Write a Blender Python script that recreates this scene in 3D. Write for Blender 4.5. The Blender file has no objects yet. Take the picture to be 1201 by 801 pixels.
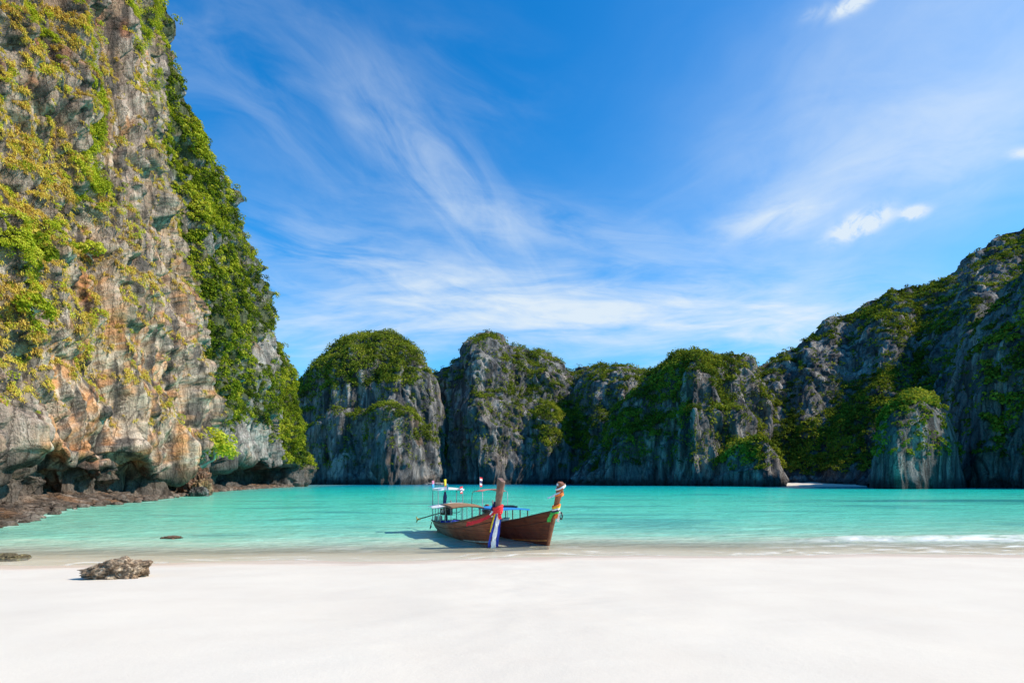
import bpy, math, random
import numpy as np
from mathutils import Vector, Matrix
random.seed(7)
SC = bpy.context.scene
R = math.radians
# ------------------------------------------------------------------ camera
FPX, CX, HY, EYE = 667.0, 600.5, 563.0, 2.6      # focal length in photo pixels, centre column, horizon row, eye height
cam_d = bpy.data.cameras.new('camera'); cam = bpy.data.objects.new('camera', cam_d)
SC.collection.objects.link(cam)
cam.location = (0, 0, EYE); cam.rotation_euler = (R(90), 0, 0)
cam_d.lens = 36 * FPX / 1201; cam_d.sensor_width = 36
cam_d.shift_y = (HY - 400.5) / 1201
cam_d.clip_start = .1; cam_d.clip_end = 20000
SC.camera = cam
# ------------------------------------------------------------------ sun, sky, exposure
SUN_EL, SUN_AZ = 41.0, 97.0
to_sun = Vector((math.sin(R(SUN_AZ)) * math.cos(R(SUN_EL)), math.cos(R(SUN_AZ)) * math.cos(R(SUN_EL)), math.sin(R(SUN_EL))))
sd = bpy.data.lights.new('sun', 'SUN'); sd.energy = 4.9; sd.angle = R(.5); sd.color = (1, .91, .77)
sun = bpy.data.objects.new('sun', sd); sun.rotation_euler = to_sun.to_track_quat('Z', 'Y').to_euler()
SC.collection.objects.link(sun)
SC.view_settings.view_transform = 'Standard'; SC.view_settings.look = 'None'
SC.view_settings.exposure = 0.35; SC.view_settings.gamma = 1
SC.view_settings.use_curve_mapping = False
SC.cycles.max_bounces = 5; SC.cycles.diffuse_bounces = 3; SC.cycles.glossy_bounces = 2
SC.cycles.transmission_bounces = 3; SC.cycles.transparent_max_bounces = 8
SC.cycles.use_denoising = True; SC.cycles.caustics_reflective = False; SC.cycles.caustics_refractive = False
SC.cycles.sample_clamp_indirect = 4


class NT:
    """small node-tree writer"""
    def __init__(s, tree): s.t = tree; s.l = tree.links
    def n(s, typ, **kw):
        nd = s.t.nodes.new(typ)
        for k, v in kw.items():
            if k[0] == '_': setattr(nd, k[1:], v)
        return nd
    def put(s, inp, v):
        if hasattr(v, 'is_linked'): s.l.new(v, inp)
        else: inp.default_value = v
    def m(s, op, a, b=0.0, c=None, clamp=False):
        nd = s.t.nodes.new('ShaderNodeMath'); nd.operation = op; nd.use_clamp = clamp
        s.put(nd.inputs[0], a); s.put(nd.inputs[1], b)
        if c is not None: s.put(nd.inputs[2], c)
        return nd.outputs[0]
    def ss(s, v, a, b, lo=0.0, hi=1.0):
        nd = s.t.nodes.new('ShaderNodeMapRange'); nd.interpolation_type = 'SMOOTHSTEP'
        s.put(nd.inputs[0], v)
        for i, q in enumerate((a, b, lo, hi)): s.put(nd.inputs[1 + i], q)
        return nd.outputs[0]
    def mix(s, f, a, b, mode='MIX'):
        nd = s.t.nodes.new('ShaderNodeMix'); nd.data_type = 'RGBA'; nd.blend_type = mode
        s.put(nd.inputs[0], f); s.put(nd.inputs[6], a); s.put(nd.inputs[7], b)
        return nd.outputs[2]
    def xyz(s, x, y, z):
        nd = s.t.nodes.new('ShaderNodeCombineXYZ')
        s.put(nd.inputs[0], x); s.put(nd.inputs[1], y); s.put(nd.inputs[2], z); return nd.outputs[0]
    def sep(s, v):
        nd = s.t.nodes.new('ShaderNodeSeparateXYZ'); s.l.new(v, nd.inputs[0]); return nd.outputs
    def vm(s, op, a, b):
        nd = s.t.nodes.new('ShaderNodeVectorMath'); nd.operation = op
        s.put(nd.inputs[0], a); s.put(nd.inputs[1], b); return nd.outputs[0]
    def noise(s, vec, scale, detail=4, rough=.55, dist=0.0):
        nd = s.t.nodes.new('ShaderNodeTexNoise'); nd.inputs['Scale'].default_value = scale
        nd.inputs['Detail'].default_value = detail; nd.inputs['Roughness'].default_value = rough
        nd.inputs['Distortion'].default_value = dist
        if vec is not None: s.l.new(vec, nd.inputs['Vector'])
        return nd.outputs[0]
    def ramp(s, f, stops):
        nd = s.t.nodes.new('ShaderNodeValToRGB'); e = nd.color_ramp.elements
        while len(e) < len(stops): e.new(.5)
        for k, (p, c) in enumerate(stops): e[k].position = p; e[k].color = (*c, 1) if len(c) == 3 else c
        s.l.new(f, nd.inputs[0]); return nd.outputs[0]
    def attr(s, name, out='Fac'):
        nd = s.t.nodes.new('ShaderNodeAttribute'); nd.attribute_name = name; return nd.outputs[out]
    def pos(s): return s.t.nodes.new('ShaderNodeNewGeometry').outputs['Position']
    def obj(s): return s.t.nodes.new('ShaderNodeTexCoord').outputs['Object']
    def bump(s, h, strength=.5, dist=.1, normal=None):
        nd = s.t.nodes.new('ShaderNodeBump'); nd.inputs['Strength'].default_value = strength
        nd.inputs['Distance'].default_value = dist; s.l.new(h, nd.inputs['Height'])
        if normal is not None: s.l.new(normal, nd.inputs['Normal'])
        return nd.outputs[0]


def hexc(r, g, b):
    f = lambda v: ((v / 255 + .055) / 1.055) ** 2.4 if v > 10 else v / 255 / 12.92
    return (f(r), f(g), f(b), 1)


world = bpy.data.worlds.new('World'); SC.world = world; world.use_nodes = True
w = NT(world.node_tree); w.t.nodes.clear()
sky = w.n('ShaderNodeTexSky', _sky_type='NISHITA', _sun_disc=False)
sky.sun_elevation = R(SUN_EL); sky.sun_rotation = R(SUN_AZ)
sky.air_density = 1.0; sky.dust_density = .35; sky.ozone_density = 2.5; sky.altitude = 0
dirv = w.n('ShaderNodeTexCoord').outputs['Generated']
dx, dy, dz = w.sep(dirv)
yy = w.m('MAXIMUM', dy, .08)
cu = w.m('DIVIDE', dx, yy); cv = w.m('DIVIDE', dz, yy)         # bearing and height of the sky direction, straight ahead = +Y
SKYVEC = w.xyz(cu, cv, 0.0)
warp = w.noise(SKYVEC, 2.2, 3, .5)
def wisp(px, py, ang, ln, wd, amt, sc=9.0, stretch=5.0, thr=.46, seed=0.0, soft=.25):
    """a stretch of cirrus: noise combed along a bearing, fading at its edges"""
    u0, v0 = (px - CX) / FPX, (HY - py) / FPX
    a = R(ang); ca, sa = math.cos(a), math.sin(a)
    du = w.m('SUBTRACT', cu, u0); dv = w.m('SUBTRACT', cv, v0)
    al = w.m('ADD', w.m('MULTIPLY', du, ca), w.m('MULTIPLY', dv, sa))
    ac = w.m('SUBTRACT', w.m('MULTIPLY', dv, ca), w.m('MULTIPLY', du, sa))
    ac = w.m('ADD', ac, w.m('MULTIPLY', w.m('SUBTRACT', warp, .5), wd * .9))
    e = w.m('ADD', w.m('POWER', w.m('ABSOLUTE', w.m('DIVIDE', al, ln)), 2.0), w.m('POWER', w.m('ABSOLUTE', w.m('DIVIDE', ac, wd)), 2.0))
    env = w.m('POWER', 2.718, w.m('MULTIPLY', e, -1.0))
    nz = w.noise(w.xyz(w.m('MULTIPLY', al, 1.0), w.m('MULTIPLY', ac, stretch), seed), sc, 8, .60, .55)
    return w.m('MULTIPLY', w.m('MULTIPLY', w.ss(nz, thr - soft * .5, thr + soft), env), amt)
parts = [
    wisp(300, 110, -32, .42, .17, .22, 4.0, 2.6, .44, 1.3, .36),
    wisp(520, 215, -50, .30, .075, .42, 5, 3.2, .42, 2.7, .36),
    wisp(545, 90, -20, .14, .10, .14, 5, 2.4, .45, 12.7, .36),
    wisp(640, 265, -8, .34, .05, .32, 5, 4.5, .45, 3.1, .34),
    wisp(430, 320, -12, .34, .07, .60, 5, 4.5, .43, 4.2, .34),
    wisp(700, 362, 1, .50, .075, .82, 4.5, 5, .40, 5.9, .34),
    wisp(400, 392, 5, .28, .06, .60, 4.5, 5, .42, 6.4, .36),
    wisp(870, 395, 6, .28, .06, .75, 4.5, 5, .40, 7.3, .36),
    wisp(905, 258, 14, .10, .028, .55, 9, 3, .38, 8.8, .34),
    wisp(1110, 100, 40, .52, .30, .32, 2.4, 1.8, .22, 9.2, .55),
    wisp(1190, 60, 30, .40, .24, .36, 2, 1.5, .2, 19.2, .6),
    wisp(1020, 210, 18, .40, .14, .32, 4, 3, .38, 10.5, .42),
    wisp(1010, 264, 24, .050, .017, 1.6, 22, 1.3, .38, 11.1, .26),
    wisp(1072, 250, 14, .024, .010, 1.2, 26, 1.3, .38, 13.1, .26),
    wisp(1000, 6, 30, .04, .013, 1.1, 20, 1.6, .38, 14.1, .26),
    wisp(955, 16, 30, .025, .010, .35, 20, 1.6, .38, 15.1, .3),
    wisp(1200, 180, 10, .025, .009, .7, 20, 1.6, .38, 16.1, .3),
]
cl = parts[0]
for p in parts[1:]: cl = w.m('ADD', cl, p)
cl = w.m('MULTIPLY', w.m('MINIMUM', cl, .92), w.ss(dy, .05, .3))
hs = w.n('ShaderNodeHueSaturation'); hs.inputs['Saturation'].default_value = 1.38; hs.inputs['Value'].default_value = 1.5
hs.inputs['Hue'].default_value = .492
w.l.new(sky.outputs[0], hs.inputs['Color'])
blue = w.mix(1.0, hs.outputs[0], (.31, 1.14, 1.42, 1), 'MULTIPLY')
col = w.mix(cl, blue, (7.2, 8.1, 8.8, 1))
bg = w.n('ShaderNodeBackground'); bg.inputs[1].default_value = .085
w.l.new(col, bg.inputs[0])
w.l.new(bg.outputs[0], w.n('ShaderNodeOutputWorld').inputs[0])

# ------------------------------------------------------------------ numpy helpers
def rs(seed): return np.random.RandomState(seed)
_p = rs(11).permutation(256); PERM = np.concatenate([_p, _p, _p])
_g = rs(12).normal(size=(256, 3)); GRAD = (_g / np.linalg.norm(_g, axis=1)[:, None])
def perlin(P, seed=0):
    P = P + seed * 17.137
    I = np.floor(P).astype(np.int64); F = P - I; I &= 255
    U = F * F * F * (F * (F * 6 - 15) + 10)
    out = 0
    for dx_ in (0, 1):
        wx = U[:, 0] if dx_ else 1 - U[:, 0]; hx = PERM[(I[:, 0] + dx_) & 255]
        for dy_ in (0, 1):
            wy = wx * (U[:, 1] if dy_ else 1 - U[:, 1]); hy = PERM[(hx + I[:, 1] + dy_) & 255]
            for dz_ in (0, 1):
                h = PERM[(hy + I[:, 2] + dz_) & 255]; g = GRAD[h]
                out = out + wy * (U[:, 2] if dz_ else 1 - U[:, 2]) * (g[:, 0] * (F[:, 0] - dx_) + g[:, 1] * (F[:, 1] - dy_) + g[:, 2] * (F[:, 2] - dz_))
    return out * 1.5
def fbm(P, octv=4, seed=0, gain=.5):
    s = 0; a = 1.0
    for k in range(octv): s = s + a * perlin(P * 2 ** k, seed + k); a *= gain
    return s
def ridged(P, octv=3, seed=0):
    s = 0; a = 1.0
    for k in range(octv): s = s + a * (1 - np.abs(perlin(P * 2 ** k, seed + k)) * 2); a *= .5
    return s / 1.75
def worley(P, seed=0):
    """F1, F2 and a random value of the nearest cell"""
    I = np.floor(P).astype(np.int64); F = P - I
    f1 = np.full(len(P), 9.0); f2 = np.full(len(P), 9.0); cid = np.zeros(len(P))
    T = rs(100 + seed).rand(256, 4)
    for a in (-1, 0, 1):
        for b in (-1, 0, 1):
            for c in (-1, 0, 1):
                h = PERM[(PERM[(PERM[(I[:, 0] + a) & 255] + I[:, 1] + b) & 255] + I[:, 2] + c) & 255]
                t = T[h]; d = (np.array((a, b, c)) + t[:, :3] - F); d = np.sqrt((d * d).sum(1))
                near = d < f1
                f2 = np.where(near, f1, np.minimum(f2, d)); cid = np.where(near, t[:, 3], cid); f1 = np.where(near, d, f1)
    return f1, f2, cid
def sst(x, a, b):
    t = np.clip((x - a) / (b - a), 0, 1); return t * t * (3 - 2 * t)
def blobs(px, py, lst):
    s = np.zeros_like(px)
    for (x, y, rx, ry, wt, *an) in lst:
        a = R(an[0]) if an else 0; u = px - x; v = py - y
        p = u * math.cos(a) + v * math.sin(a); q = -u * math.sin(a) + v * math.cos(a)
        s = s + wt * np.exp(-((p / rx) ** 2 + (q / ry) ** 2))
    return s
def unproj(px, py, d): return np.stack([(px - CX) / FPX * d, d, EYE + (HY - py) / FPX * d], -1)

def link(o, parent=None):
    SC.collection.objects.link(o)
    if parent is not None: o.parent = parent
    return o
def mesh_np(name, V, Fq, mat, parent=None, smooth=True, fl=None, colr=None):
    """numpy vertices and faces (quads or triangles) as one mesh object"""
    me = bpy.data.meshes.new(name); V = np.ascontiguousarray(V, np.float32); Fq = np.ascontiguousarray(Fq, np.int32)
    k = Fq.shape[1]; me.vertices.add(len(V)); me.vertices.foreach_set('co', V.ravel())
    me.loops.add(Fq.size); me.loops.foreach_set('vertex_index', Fq.ravel())
    me.polygons.add(len(Fq)); me.polygons.foreach_set('loop_start', np.arange(0, Fq.size, k, dtype=np.int32))
    me.polygons.foreach_set('use_smooth', np.full(len(Fq), smooth))
    for nme, arr in (fl or {}).items():
        a = me.attributes.new(nme, 'FLOAT', 'POINT'); a.data.foreach_set('value', np.ascontiguousarray(arr, np.float32))
    if colr is not None:
        a = me.attributes.new('Col', 'FLOAT_COLOR', 'POINT')
        a.data.foreach_set('color', np.ascontiguousarray(np.concatenate([colr, np.ones((len(colr), 1))], 1), np.float32).ravel())
    me.update(calc_edges=True); me.validate()
    me.materials.append(mat)
    return link(bpy.data.objects.new(name, me), parent)
def grid_faces(nr, nc, base=0):
    i = np.arange(nr - 1)[:, None] * nc + np.arange(nc - 1)[None, :] + base
    return np.stack([i, i + 1, i + nc + 1, i + nc], -1).reshape(-1, 4)
def tag(o, label=None, cat=None, group=None, kind=None):
    for k, v in (('label', label), ('category', cat), ('group', group), ('kind', kind)):
        if v: o[k] = v
    return o

# ------------------------------------------------------------------ materials
def mat(name):
    m = bpy.data.materials.new(name); m.use_nodes = True; n = NT(m.node_tree); n.t.nodes.clear()
    out = n.n('ShaderNodeOutputMaterial'); return m, n, out.inputs[0]
def plain(name, c, rough=.6, metal=0.0, var=.15, scale=12.0, bump=.0, spec=.5):
    """one paint, cloth or metal with slight wear"""
    m, n, out = mat(name); b = n.n('ShaderNodeBsdfPrincipled')
    v = n.noise(n.obj(), scale, 5, .6)
    k = n.ss(v, .3, .7, 1 - var, 1 + var)
    n.l.new(n.mix(1.0, (*c[:3], 1), n.xyz(k, k, k), 'MULTIPLY'), b.inputs['Base Color'])
    b.inputs['Roughness'].default_value = rough; b.inputs['Metallic'].default_value = metal
    b.inputs['Specular IOR Level'].default_value = spec
    if bump: n.l.new(n.bump(v, bump, .02), b.inputs['Normal'])
    n.l.new(b.outputs[0], out); return m
def rock_mat(name, scale, bdist, vert=.38):
    """limestone: colour carried by the rock itself, fissures and pitting as bump"""
    m, n, out = mat(name); b = n.n('ShaderNodeBsdfPrincipled'); p = n.pos()
    pv = n.vm('MULTIPLY', p, (1, 1, vert))
    n1 = n.noise(pv, 1.0 * scale, 9, .68, .4); n2 = n.noise(p, 4.5 * scale, 6, .65)
    vo = n.n('ShaderNodeTexVoronoi', _feature='DISTANCE_TO_EDGE'); vo.inputs['Scale'].default_value = .8 * scale
    n.l.new(n.vm('ADD', pv, n.vm('MULTIPLY', n.xyz(n1, n2, n1), (1.2 / scale, 1.2 / scale, 1.2 / scale))), vo.inputs['Vector'])
    crack = n.ss(vo.outputs[0], 0, .06)
    f = n.m('MULTIPLY', n.ss(n1, .25, .75, .55, 1.4), n.ss(n2, .25, .75, .72, 1.25))
    f = n.m('MULTIPLY', f, n.ss(crack, 0, 1, .62, 1))
    n.l.new(n.mix(1.0, n.attr('Col', 'Color'), n.xyz(f, f, f), 'MULTIPLY'), b.inputs['Base Color'])
    b.inputs['Roughness'].default_value = .92; b.inputs['Specular IOR Level'].default_value = .15
    h = n.m('ADD', n.m('ADD', n.m('MULTIPLY', n1, 1.2), n.m('MULTIPLY', n2, .45)), n.m('MULTIPLY', crack, .22))
    n.l.new(n.bump(h, 1.0, bdist), b.inputs['Normal']); n.l.new(b.outputs[0], out); return m
def leaf_mat(name, stops, trans=.3):
    m, n, out = mat(name)
    c = n.ramp(n.attr('tint'), stops)
    d = n.n('ShaderNodeBsdfDiffuse'); t = n.n('ShaderNodeBsdfTranslucent'); mx = n.n('ShaderNodeMixShader')
    n.l.new(c, d.inputs[0]); n.l.new(n.mix(1.0, c, (1.15, 1.1, .55, 1), 'MULTIPLY'), t.inputs[0])
    mx.inputs[0].default_value = trans
    n.l.new(d.outputs[0], mx.inputs[1]); n.l.new(t.outputs[0], mx.inputs[2]); n.l.new(mx.outputs[0], out); return m
ROCK_NEAR = rock_mat('limestone near', 1.0, .42, .2)
ROCK_FAR = rock_mat('limestone far', .40, 1.5, .16)
LEAF_NEAR = leaf_mat('cliff shrubs', [(0, (.06, .09, .012)), (.4, (.28, .32, .022)), (.75, (.46, .48, .035)), (1, (.62, .58, .08))])
LEAF_MID = leaf_mat('headland jungle', [(0, (.036, .058, .010)), (.4, (.15, .20, .016)), (.75, (.35, .38, .025)), (1, (.52, .49, .06))])
LEAF_FAR = leaf_mat('far jungle', [(0, (.042, .068, .014)), (.45, (.145, .185, .022)), (.8, (.28, .30, .03)), (1, (.38, .37, .055))])
GRASS = leaf_mat('dry cliff grass', [(0, (.38, .23, .06)), (.35, (.68, .48, .11)), (.7, (.74, .62, .11)), (1, (.48, .54, .06))], .3)

# ------------------------------------------------------------------ foliage builders
def leaf_cloud(C, A, Rd, n, size, tint, rng, flat=.8, up=.5):
    """leaves of many bushes: centres C, outward axes A, radii Rd, base tints; returns vertices, faces, tint"""
    N = len(C); ax = A * (1 - up) + np.array((0, 0, up)); ax /= np.linalg.norm(ax, axis=1)[:, None]
    D = rng.normal(size=(N, n, 3)); D /= np.linalg.norm(D, axis=2)[..., None]
    dt = (D * ax[:, None]).sum(2); D = np.where((dt < -.25)[..., None], D - 2 * dt[..., None] * ax[:, None], D)
    rad = rng.uniform(.45, 1.0, (N, n)) ** .6
    P = C[:, None] + D * (Rd[:, None] * rad)[..., None] * np.array((1, 1, flat))
    nr = D + rng.normal(size=(N, n, 3)) * .55 + np.array((0, 0, .25)); nr /= np.linalg.norm(nr, axis=2)[..., None]
    tg = np.cross(nr, rng.normal(size=(N, n, 3))); tg /= np.linalg.norm(tg, axis=2)[..., None] + 1e-9
    bt = np.cross(nr, tg)
    L = (size * rng.uniform(.6, 1.35, (N, n)))[..., None] * (Rd / Rd.mean())[:, None, None] ** .4
    V = np.stack([P - tg * L * .5, P + bt * L * .34 + nr * L * .06, P + tg * L * .5, P - bt * L * .34 + nr * L * .06], 2).reshape(-1, 3)
    F = np.arange(len(V)).reshape(-1, 4)
    t = np.clip(tint[:, None] + rng.normal(size=(N, n)) * .10, 0, 1)
    return V, F, np.repeat(t.ravel(), 4)
def grass_cloud(C, A, Rd, n, tint, rng):
    """drooping tufts: each blade two quads, rising out of the rock and bending down"""
    N = len(C); D = rng.normal(size=(N, n, 3)) * .65 + A[:, None] * .9 + np.array((0, 0, .45)); D /= np.linalg.norm(D, axis=2)[..., None]
    ln = (Rd[:, None] * rng.uniform(.6, 1.25, (N, n)))[..., None]
    root = C[:, None] + rng.normal(size=(N, n, 3)) * (Rd * .32)[:, None, None]
    mid = root + D * ln * .55; tip = mid + D * ln * .3 + np.array((0, 0, -1.0)) * ln * .5
    sd_ = np.cross(D, np.array((0, 0, 1.0))); sd_ /= np.linalg.norm(sd_, axis=2)[..., None] + 1e-9
    wd = ln * .085
    V = np.stack([root - sd_ * wd, root + sd_ * wd, mid + sd_ * wd, mid - sd_ * wd, tip + sd_ * wd * .25, tip - sd_ * wd * .25], 2).reshape(-1, 3)
    b = np.arange(N * n)[:, None] * 6
    F = np.concatenate([b + np.array([0, 1, 2, 3]), b + np.array([3, 2, 4, 5])])
    t = np.clip(tint[:, None] + rng.normal(size=(N, n)) * .12, 0, 1)
    return V, F, np.repeat(t.ravel(), 6)

# ------------------------------------------------------------------ cliffs and hills
def surface(cols, g, step, rows, dents=(), back=40., notch=None, bx=0.):
    """front face of a hill from its plan (distance) and skyline, carried over the top and down behind it"""
    c = np.array(cols, float); seg = np.hypot(np.diff(c[:, 0]), np.diff(c[:, 3]) * .35); cum = np.concatenate([[0], np.cumsum(seg)])
    s = np.arange(0, cum[-1], step); pb, pt, yt, D0, S = [np.interp(s, cum, c[:, k]) for k in range(5)]
    k = max(3, int(6 / step)) | 1
    pad = lambda a: np.convolve(np.pad(a, k // 2, 'edge'), np.ones(k) / k, 'valid')
    D0, S = pad(D0), pad(S)
    t = np.linspace(0, 1, rows)[:, None]; gt = np.interp(t, [q[0] for q in g], [q[1] for q in g])
    d = D0 + S * gt; px = pb + (pt - pb) * t
    zt = EYE + (HY - yt) / FPX * (D0 + S); z = -1.6 + (zt + 1.6) * t
    py = HY - (z - EYE) / d * FPX
    off = blobs(px, py, dents) + (notch(px, z) if notch is not None else 0)
    if bx == 0: d = d + off
    X = (px - CX) / FPX * d
    if bx != 0: X = X - off; d = d + off * .25
    u = np.linspace(0, 1, 14)[1:, None]
    db = d[-1] + back * u; Xb = X[-1] + bx * u if bx else X[-1] * db / d[-1]; zb = zt * (1 - u ** 1.6) - 2 * u
    P = np.stack([np.concatenate([X, Xb]), np.concatenate([d, db]), np.concatenate([z, zb])], -1)
    fr = np.concatenate([np.ones_like(X), np.repeat(1 - u * .5, X.shape[1], 1)])
    return P, np.concatenate([px, np.repeat(px[-1:], 13, 0)]), np.concatenate([py, np.repeat(py[-1:], 13, 0)]), fr, rows
def normals(P):
    du = np.gradient(P, axis=1); dv = np.gradient(P, axis=0); n = np.cross(du, dv)
    return n / (np.linalg.norm(n, axis=2)[..., None] + 1e-9)
def displace(P, fn, fade=1.0):
    n = normals(P); nn = n.copy(); nn[..., 2] *= .55
    d = fn(P.reshape(-1, 3)).reshape(P.shape[:2]) * fade
    return P + nn * d[..., None], d
def lerp(a, b, t): return a + (b - a) * t[..., None]
c3 = lambda *v: np.array(v, float)

def pick(wgt, n, rng):
    p = wgt.ravel().clip(0); p = p / p.sum(); return rng.choice(p.size, n, p=p)

# shared limestone colours
GREY, PALE, DARK = c3(.235, .225, .215), c3(.46, .42, .37), c3(.075, .072, .072)
OCHRE, RUST, CREAM = c3(.46, .25, .115), c3(.27, .115, .055), c3(.54, .40, .29)
SOIL = c3(.045, .06, .018)

def far_disp(a=1.0):
    def f(Q):
        q = Q.copy(); q[:, 2] *= .20
        wob = fbm(Q / 30, 2, 5)[:, None] * 6
        r1 = ridged((q + wob) / 36, 2, 1); r2 = 1.05 - ridged((q + wob) / 14, 3, 8); r3 = 1.05 - ridged((q + wob * .6) / 5.4, 2, 14); r4 = ridged((q + wob * .3) / 2.3, 2, 19)
        b = worley((Q * c3(1, 1, .45) + wob) / c3(8, 8, 6), 3)
        return a * ((r1 - .55) * 11 + (r2 - .5) * 7.5 + (r3 - .5) * 3.4 + (r4 - .5) * 1.3 + fbm(Q / 24, 3, 20) * 3.5 + (b[2] - .5) * 1.8 + np.minimum(b[1] - b[0], .3) * 2.0 + fbm(q / 3, 3, 30) * .8)
    return f
def far_colour(P, px, py, warm=.25, seed=0):
    Q = P.reshape(-1, 3); sh = P.shape[:2]; q = Q * c3(1, 1, .12)
    st = fbm(q / 5, 4, 40 + seed).reshape(sh); pa = fbm(Q / 26, 3, 50 + seed).reshape(sh)
    C = np.broadcast_to(c3(.165, .158, .154), P.shape).copy()
    C = lerp(C, c3(.38, .35, .31), sst(st + pa * .5, .1, .5) * .65); C = lerp(C, c3(.055, .054, .056), sst(-st + pa * .3, .05, .45) * .8)
    C = lerp(C, OCHRE * .8, sst(fbm(Q / 17, 3, 60 + seed).reshape(sh), .15, .55) * warm * .8)
    C = lerp(C, c3(.035, .035, .035), sst(4 - P[..., 2] + st * 2, 0, 3) * .85)      # tide band
    return C
def make_hill(name, cols, g, dents, green, bare, nbush, thr=.0, a=1.0, step=1.0, rows=200, seed=0, back=50., rad=(1.7, 3.6), nleaf=18,
              lsz=.85, warm=.25, tint0=.42, notch=None, upw=1.0, vegname='hill_jungle'):
    rng = rs(200 + seed)
    P, px, py, fr, nf = surface(cols, g, step, rows, dents, back, notch)
    base = normals(P)
    P, d = displace(P, far_disp(a), fr); nr = normals(P); sh = P.shape[:2]
    wgt = upw * (nr[..., 2] - .45) + .50 * fbm(P.reshape(-1, 3) / 17, 4, 70 + seed).reshape(sh) + .62 * fbm(P.reshape(-1, 3) / 4.2, 3, 170 + seed).reshape(sh) + .85 * blobs(px, py, green) - blobs(px, py, bare) - thr - .08
    wgt -= sst(9 - P[..., 2], 0, 6) * 1.2
    v = sst(wgt, -.02, .22); C = far_colour(P, px, py, warm, seed); C = lerp(C, SOIL, v * .7)
    o = mesh_np(name, P.reshape(-1, 3), grid_faces(*sh), ROCK_FAR, colr=C.reshape(-1, 3)); o['kind'] = 'structure'
    i = pick((v + .05 * (P[..., 2] > 10)) * (fr > .6) * (1 + (fr < 1) * 2), int(nbush * 1.7), rng); nbush = len(i); rad = (rad[0] * .62, rad[1] * .72)
    Pn, Nn = P.reshape(-1, 3)[i], nr.reshape(-1, 3)[i]
    rd = rng.uniform(*rad, nbush) * (.7 + .6 * rng.rand(nbush))
    tt = tint0 + .42 * fbm(Pn / 14, 2, 90 + seed) + rng.normal(size=nbush) * .15 + .10 * sst(blobs(px, py, green).ravel()[i], .3, 1)
    V, F, t = leaf_cloud(Pn + Nn * .6 * rd[:, None] * .5, Nn, rd, nleaf, lsz, tt, rng)
    ob = mesh_np(vegname, V, F, LEAF_FAR, smooth=False, fl={'tint': t}); ob['kind'] = 'stuff'
    return P, px, py

def prof(*pts): return list(pts)
def skyline(pts, dist, setb):
    """columns from a skyline [(px, y)] with distance and set-back interpolated from [(px, value)]"""
    r = []
    for x, y in pts:
        r.append((x, x, y, np.interp(x, [q[0] for q in dist], [q[1] for q in dist]), np.interp(x, [q[0] for q in setb], [q[1] for q in setb])))
    return r

G_CLIFF = prof((0, .0), (.3, .06), (.5, .16), (.56, .30), (.75, .42), (.88, .62), (.96, .85), (1, 1))
G_DOME = prof((0, .0), (.28, .05), (.42, .10), (.47, .28), (.62, .36), (.78, .5), (.9, .72), (1, 1))

make_hill('dome_hill', skyline(
    [(318, 520), (335, 470), (350, 446), (357, 439), (366, 427), (380, 413), (395, 402), (410, 396), (425, 392), (445, 390), (460, 391), (475, 397), (488, 407), (498, 421), (505, 436), (510, 455), (514, 485), (517, 515), (519, 545), (521, 562)],
    [(318, 375), (350, 340), (400, 318), (440, 310), (480, 318), (505, 330), (521, 352)], [(318, 30), (380, 60), (445, 75), (500, 40), (521, 8)]),
    G_DOME, [(425, 520, 26, 60, 14), (385, 530, 14, 50, 8), (455, 520, 24, 60, -10), (360, 510, 10, 60, 4)],
    [(420, 405, 80, 35, .65), (385, 430, 30, 22, .45), (470, 425, 30, 22, .35), (440, 487, 34, 10, .6), (490, 505, 24, 13, .6), (420, 498, 14, 14, .4), (372, 470, 18, 30, .2), (350, 460, 14, 26, .5)],
    [(460, 462, 26, 18, .7), (450, 540, 40, 26, .9), (385, 515, 22, 40, .5), (492, 460, 8, 20, .2)], 2600, .12, .62, .85, 230, 1, warm=.35)
make_hill('central_hill', skyline(
    [(488, 560), (494, 500), (500, 452), (508, 438), (520, 431), (530, 425), (540, 418), (543, 408), (549, 400), (560, 391), (572, 388), (582, 392), (592, 402), (601, 409), (612, 409), (620, 414), (633, 411), (642, 413), (650, 418), (658, 424), (665, 433), (672, 438), (680, 434), (690, 431), (703, 429), (718, 431), (730, 428), (745, 430), (757, 436), (766, 443), (790, 470), (815, 520)],
    [(488, 395), (520, 362), (560, 345), (620, 352), (670, 358), (700, 338), (760, 330), (815, 345)], [(488, 30), (560, 55), (620, 85), (672, 95), (720, 70), (815, 50)]),
    G_CLIFF, [(620, 480, 24, 40, 9), (680, 470, 14, 60, 6), (655, 520, 26, 50, -8), (560, 500, 24, 60, -6), (530, 490, 12, 60, 7), (725, 480, 22, 50, -10)],
    [(600, 455, 36, 10, .55), (640, 450, 20, 12, .3), (655, 500, 40, 22, .75), (690, 515, 34, 20, .55), (660, 475, 22, 16, .5), (570, 398, 26, 4, .15), (630, 412, 22, 5, .2), (700, 434, 40, 6, .2), (600, 425, 14, 16, .3), (640, 520, 14, 14, .4)],
    [(590, 535, 60, 34, .8), (530, 500, 26, 60, .45), (570, 420, 20, 14, .4), (735, 470, 20, 30, .5), (650, 440, 14, 14, .3)], 3000, .22, .68, .85, 230, 2, warm=.15)
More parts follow.
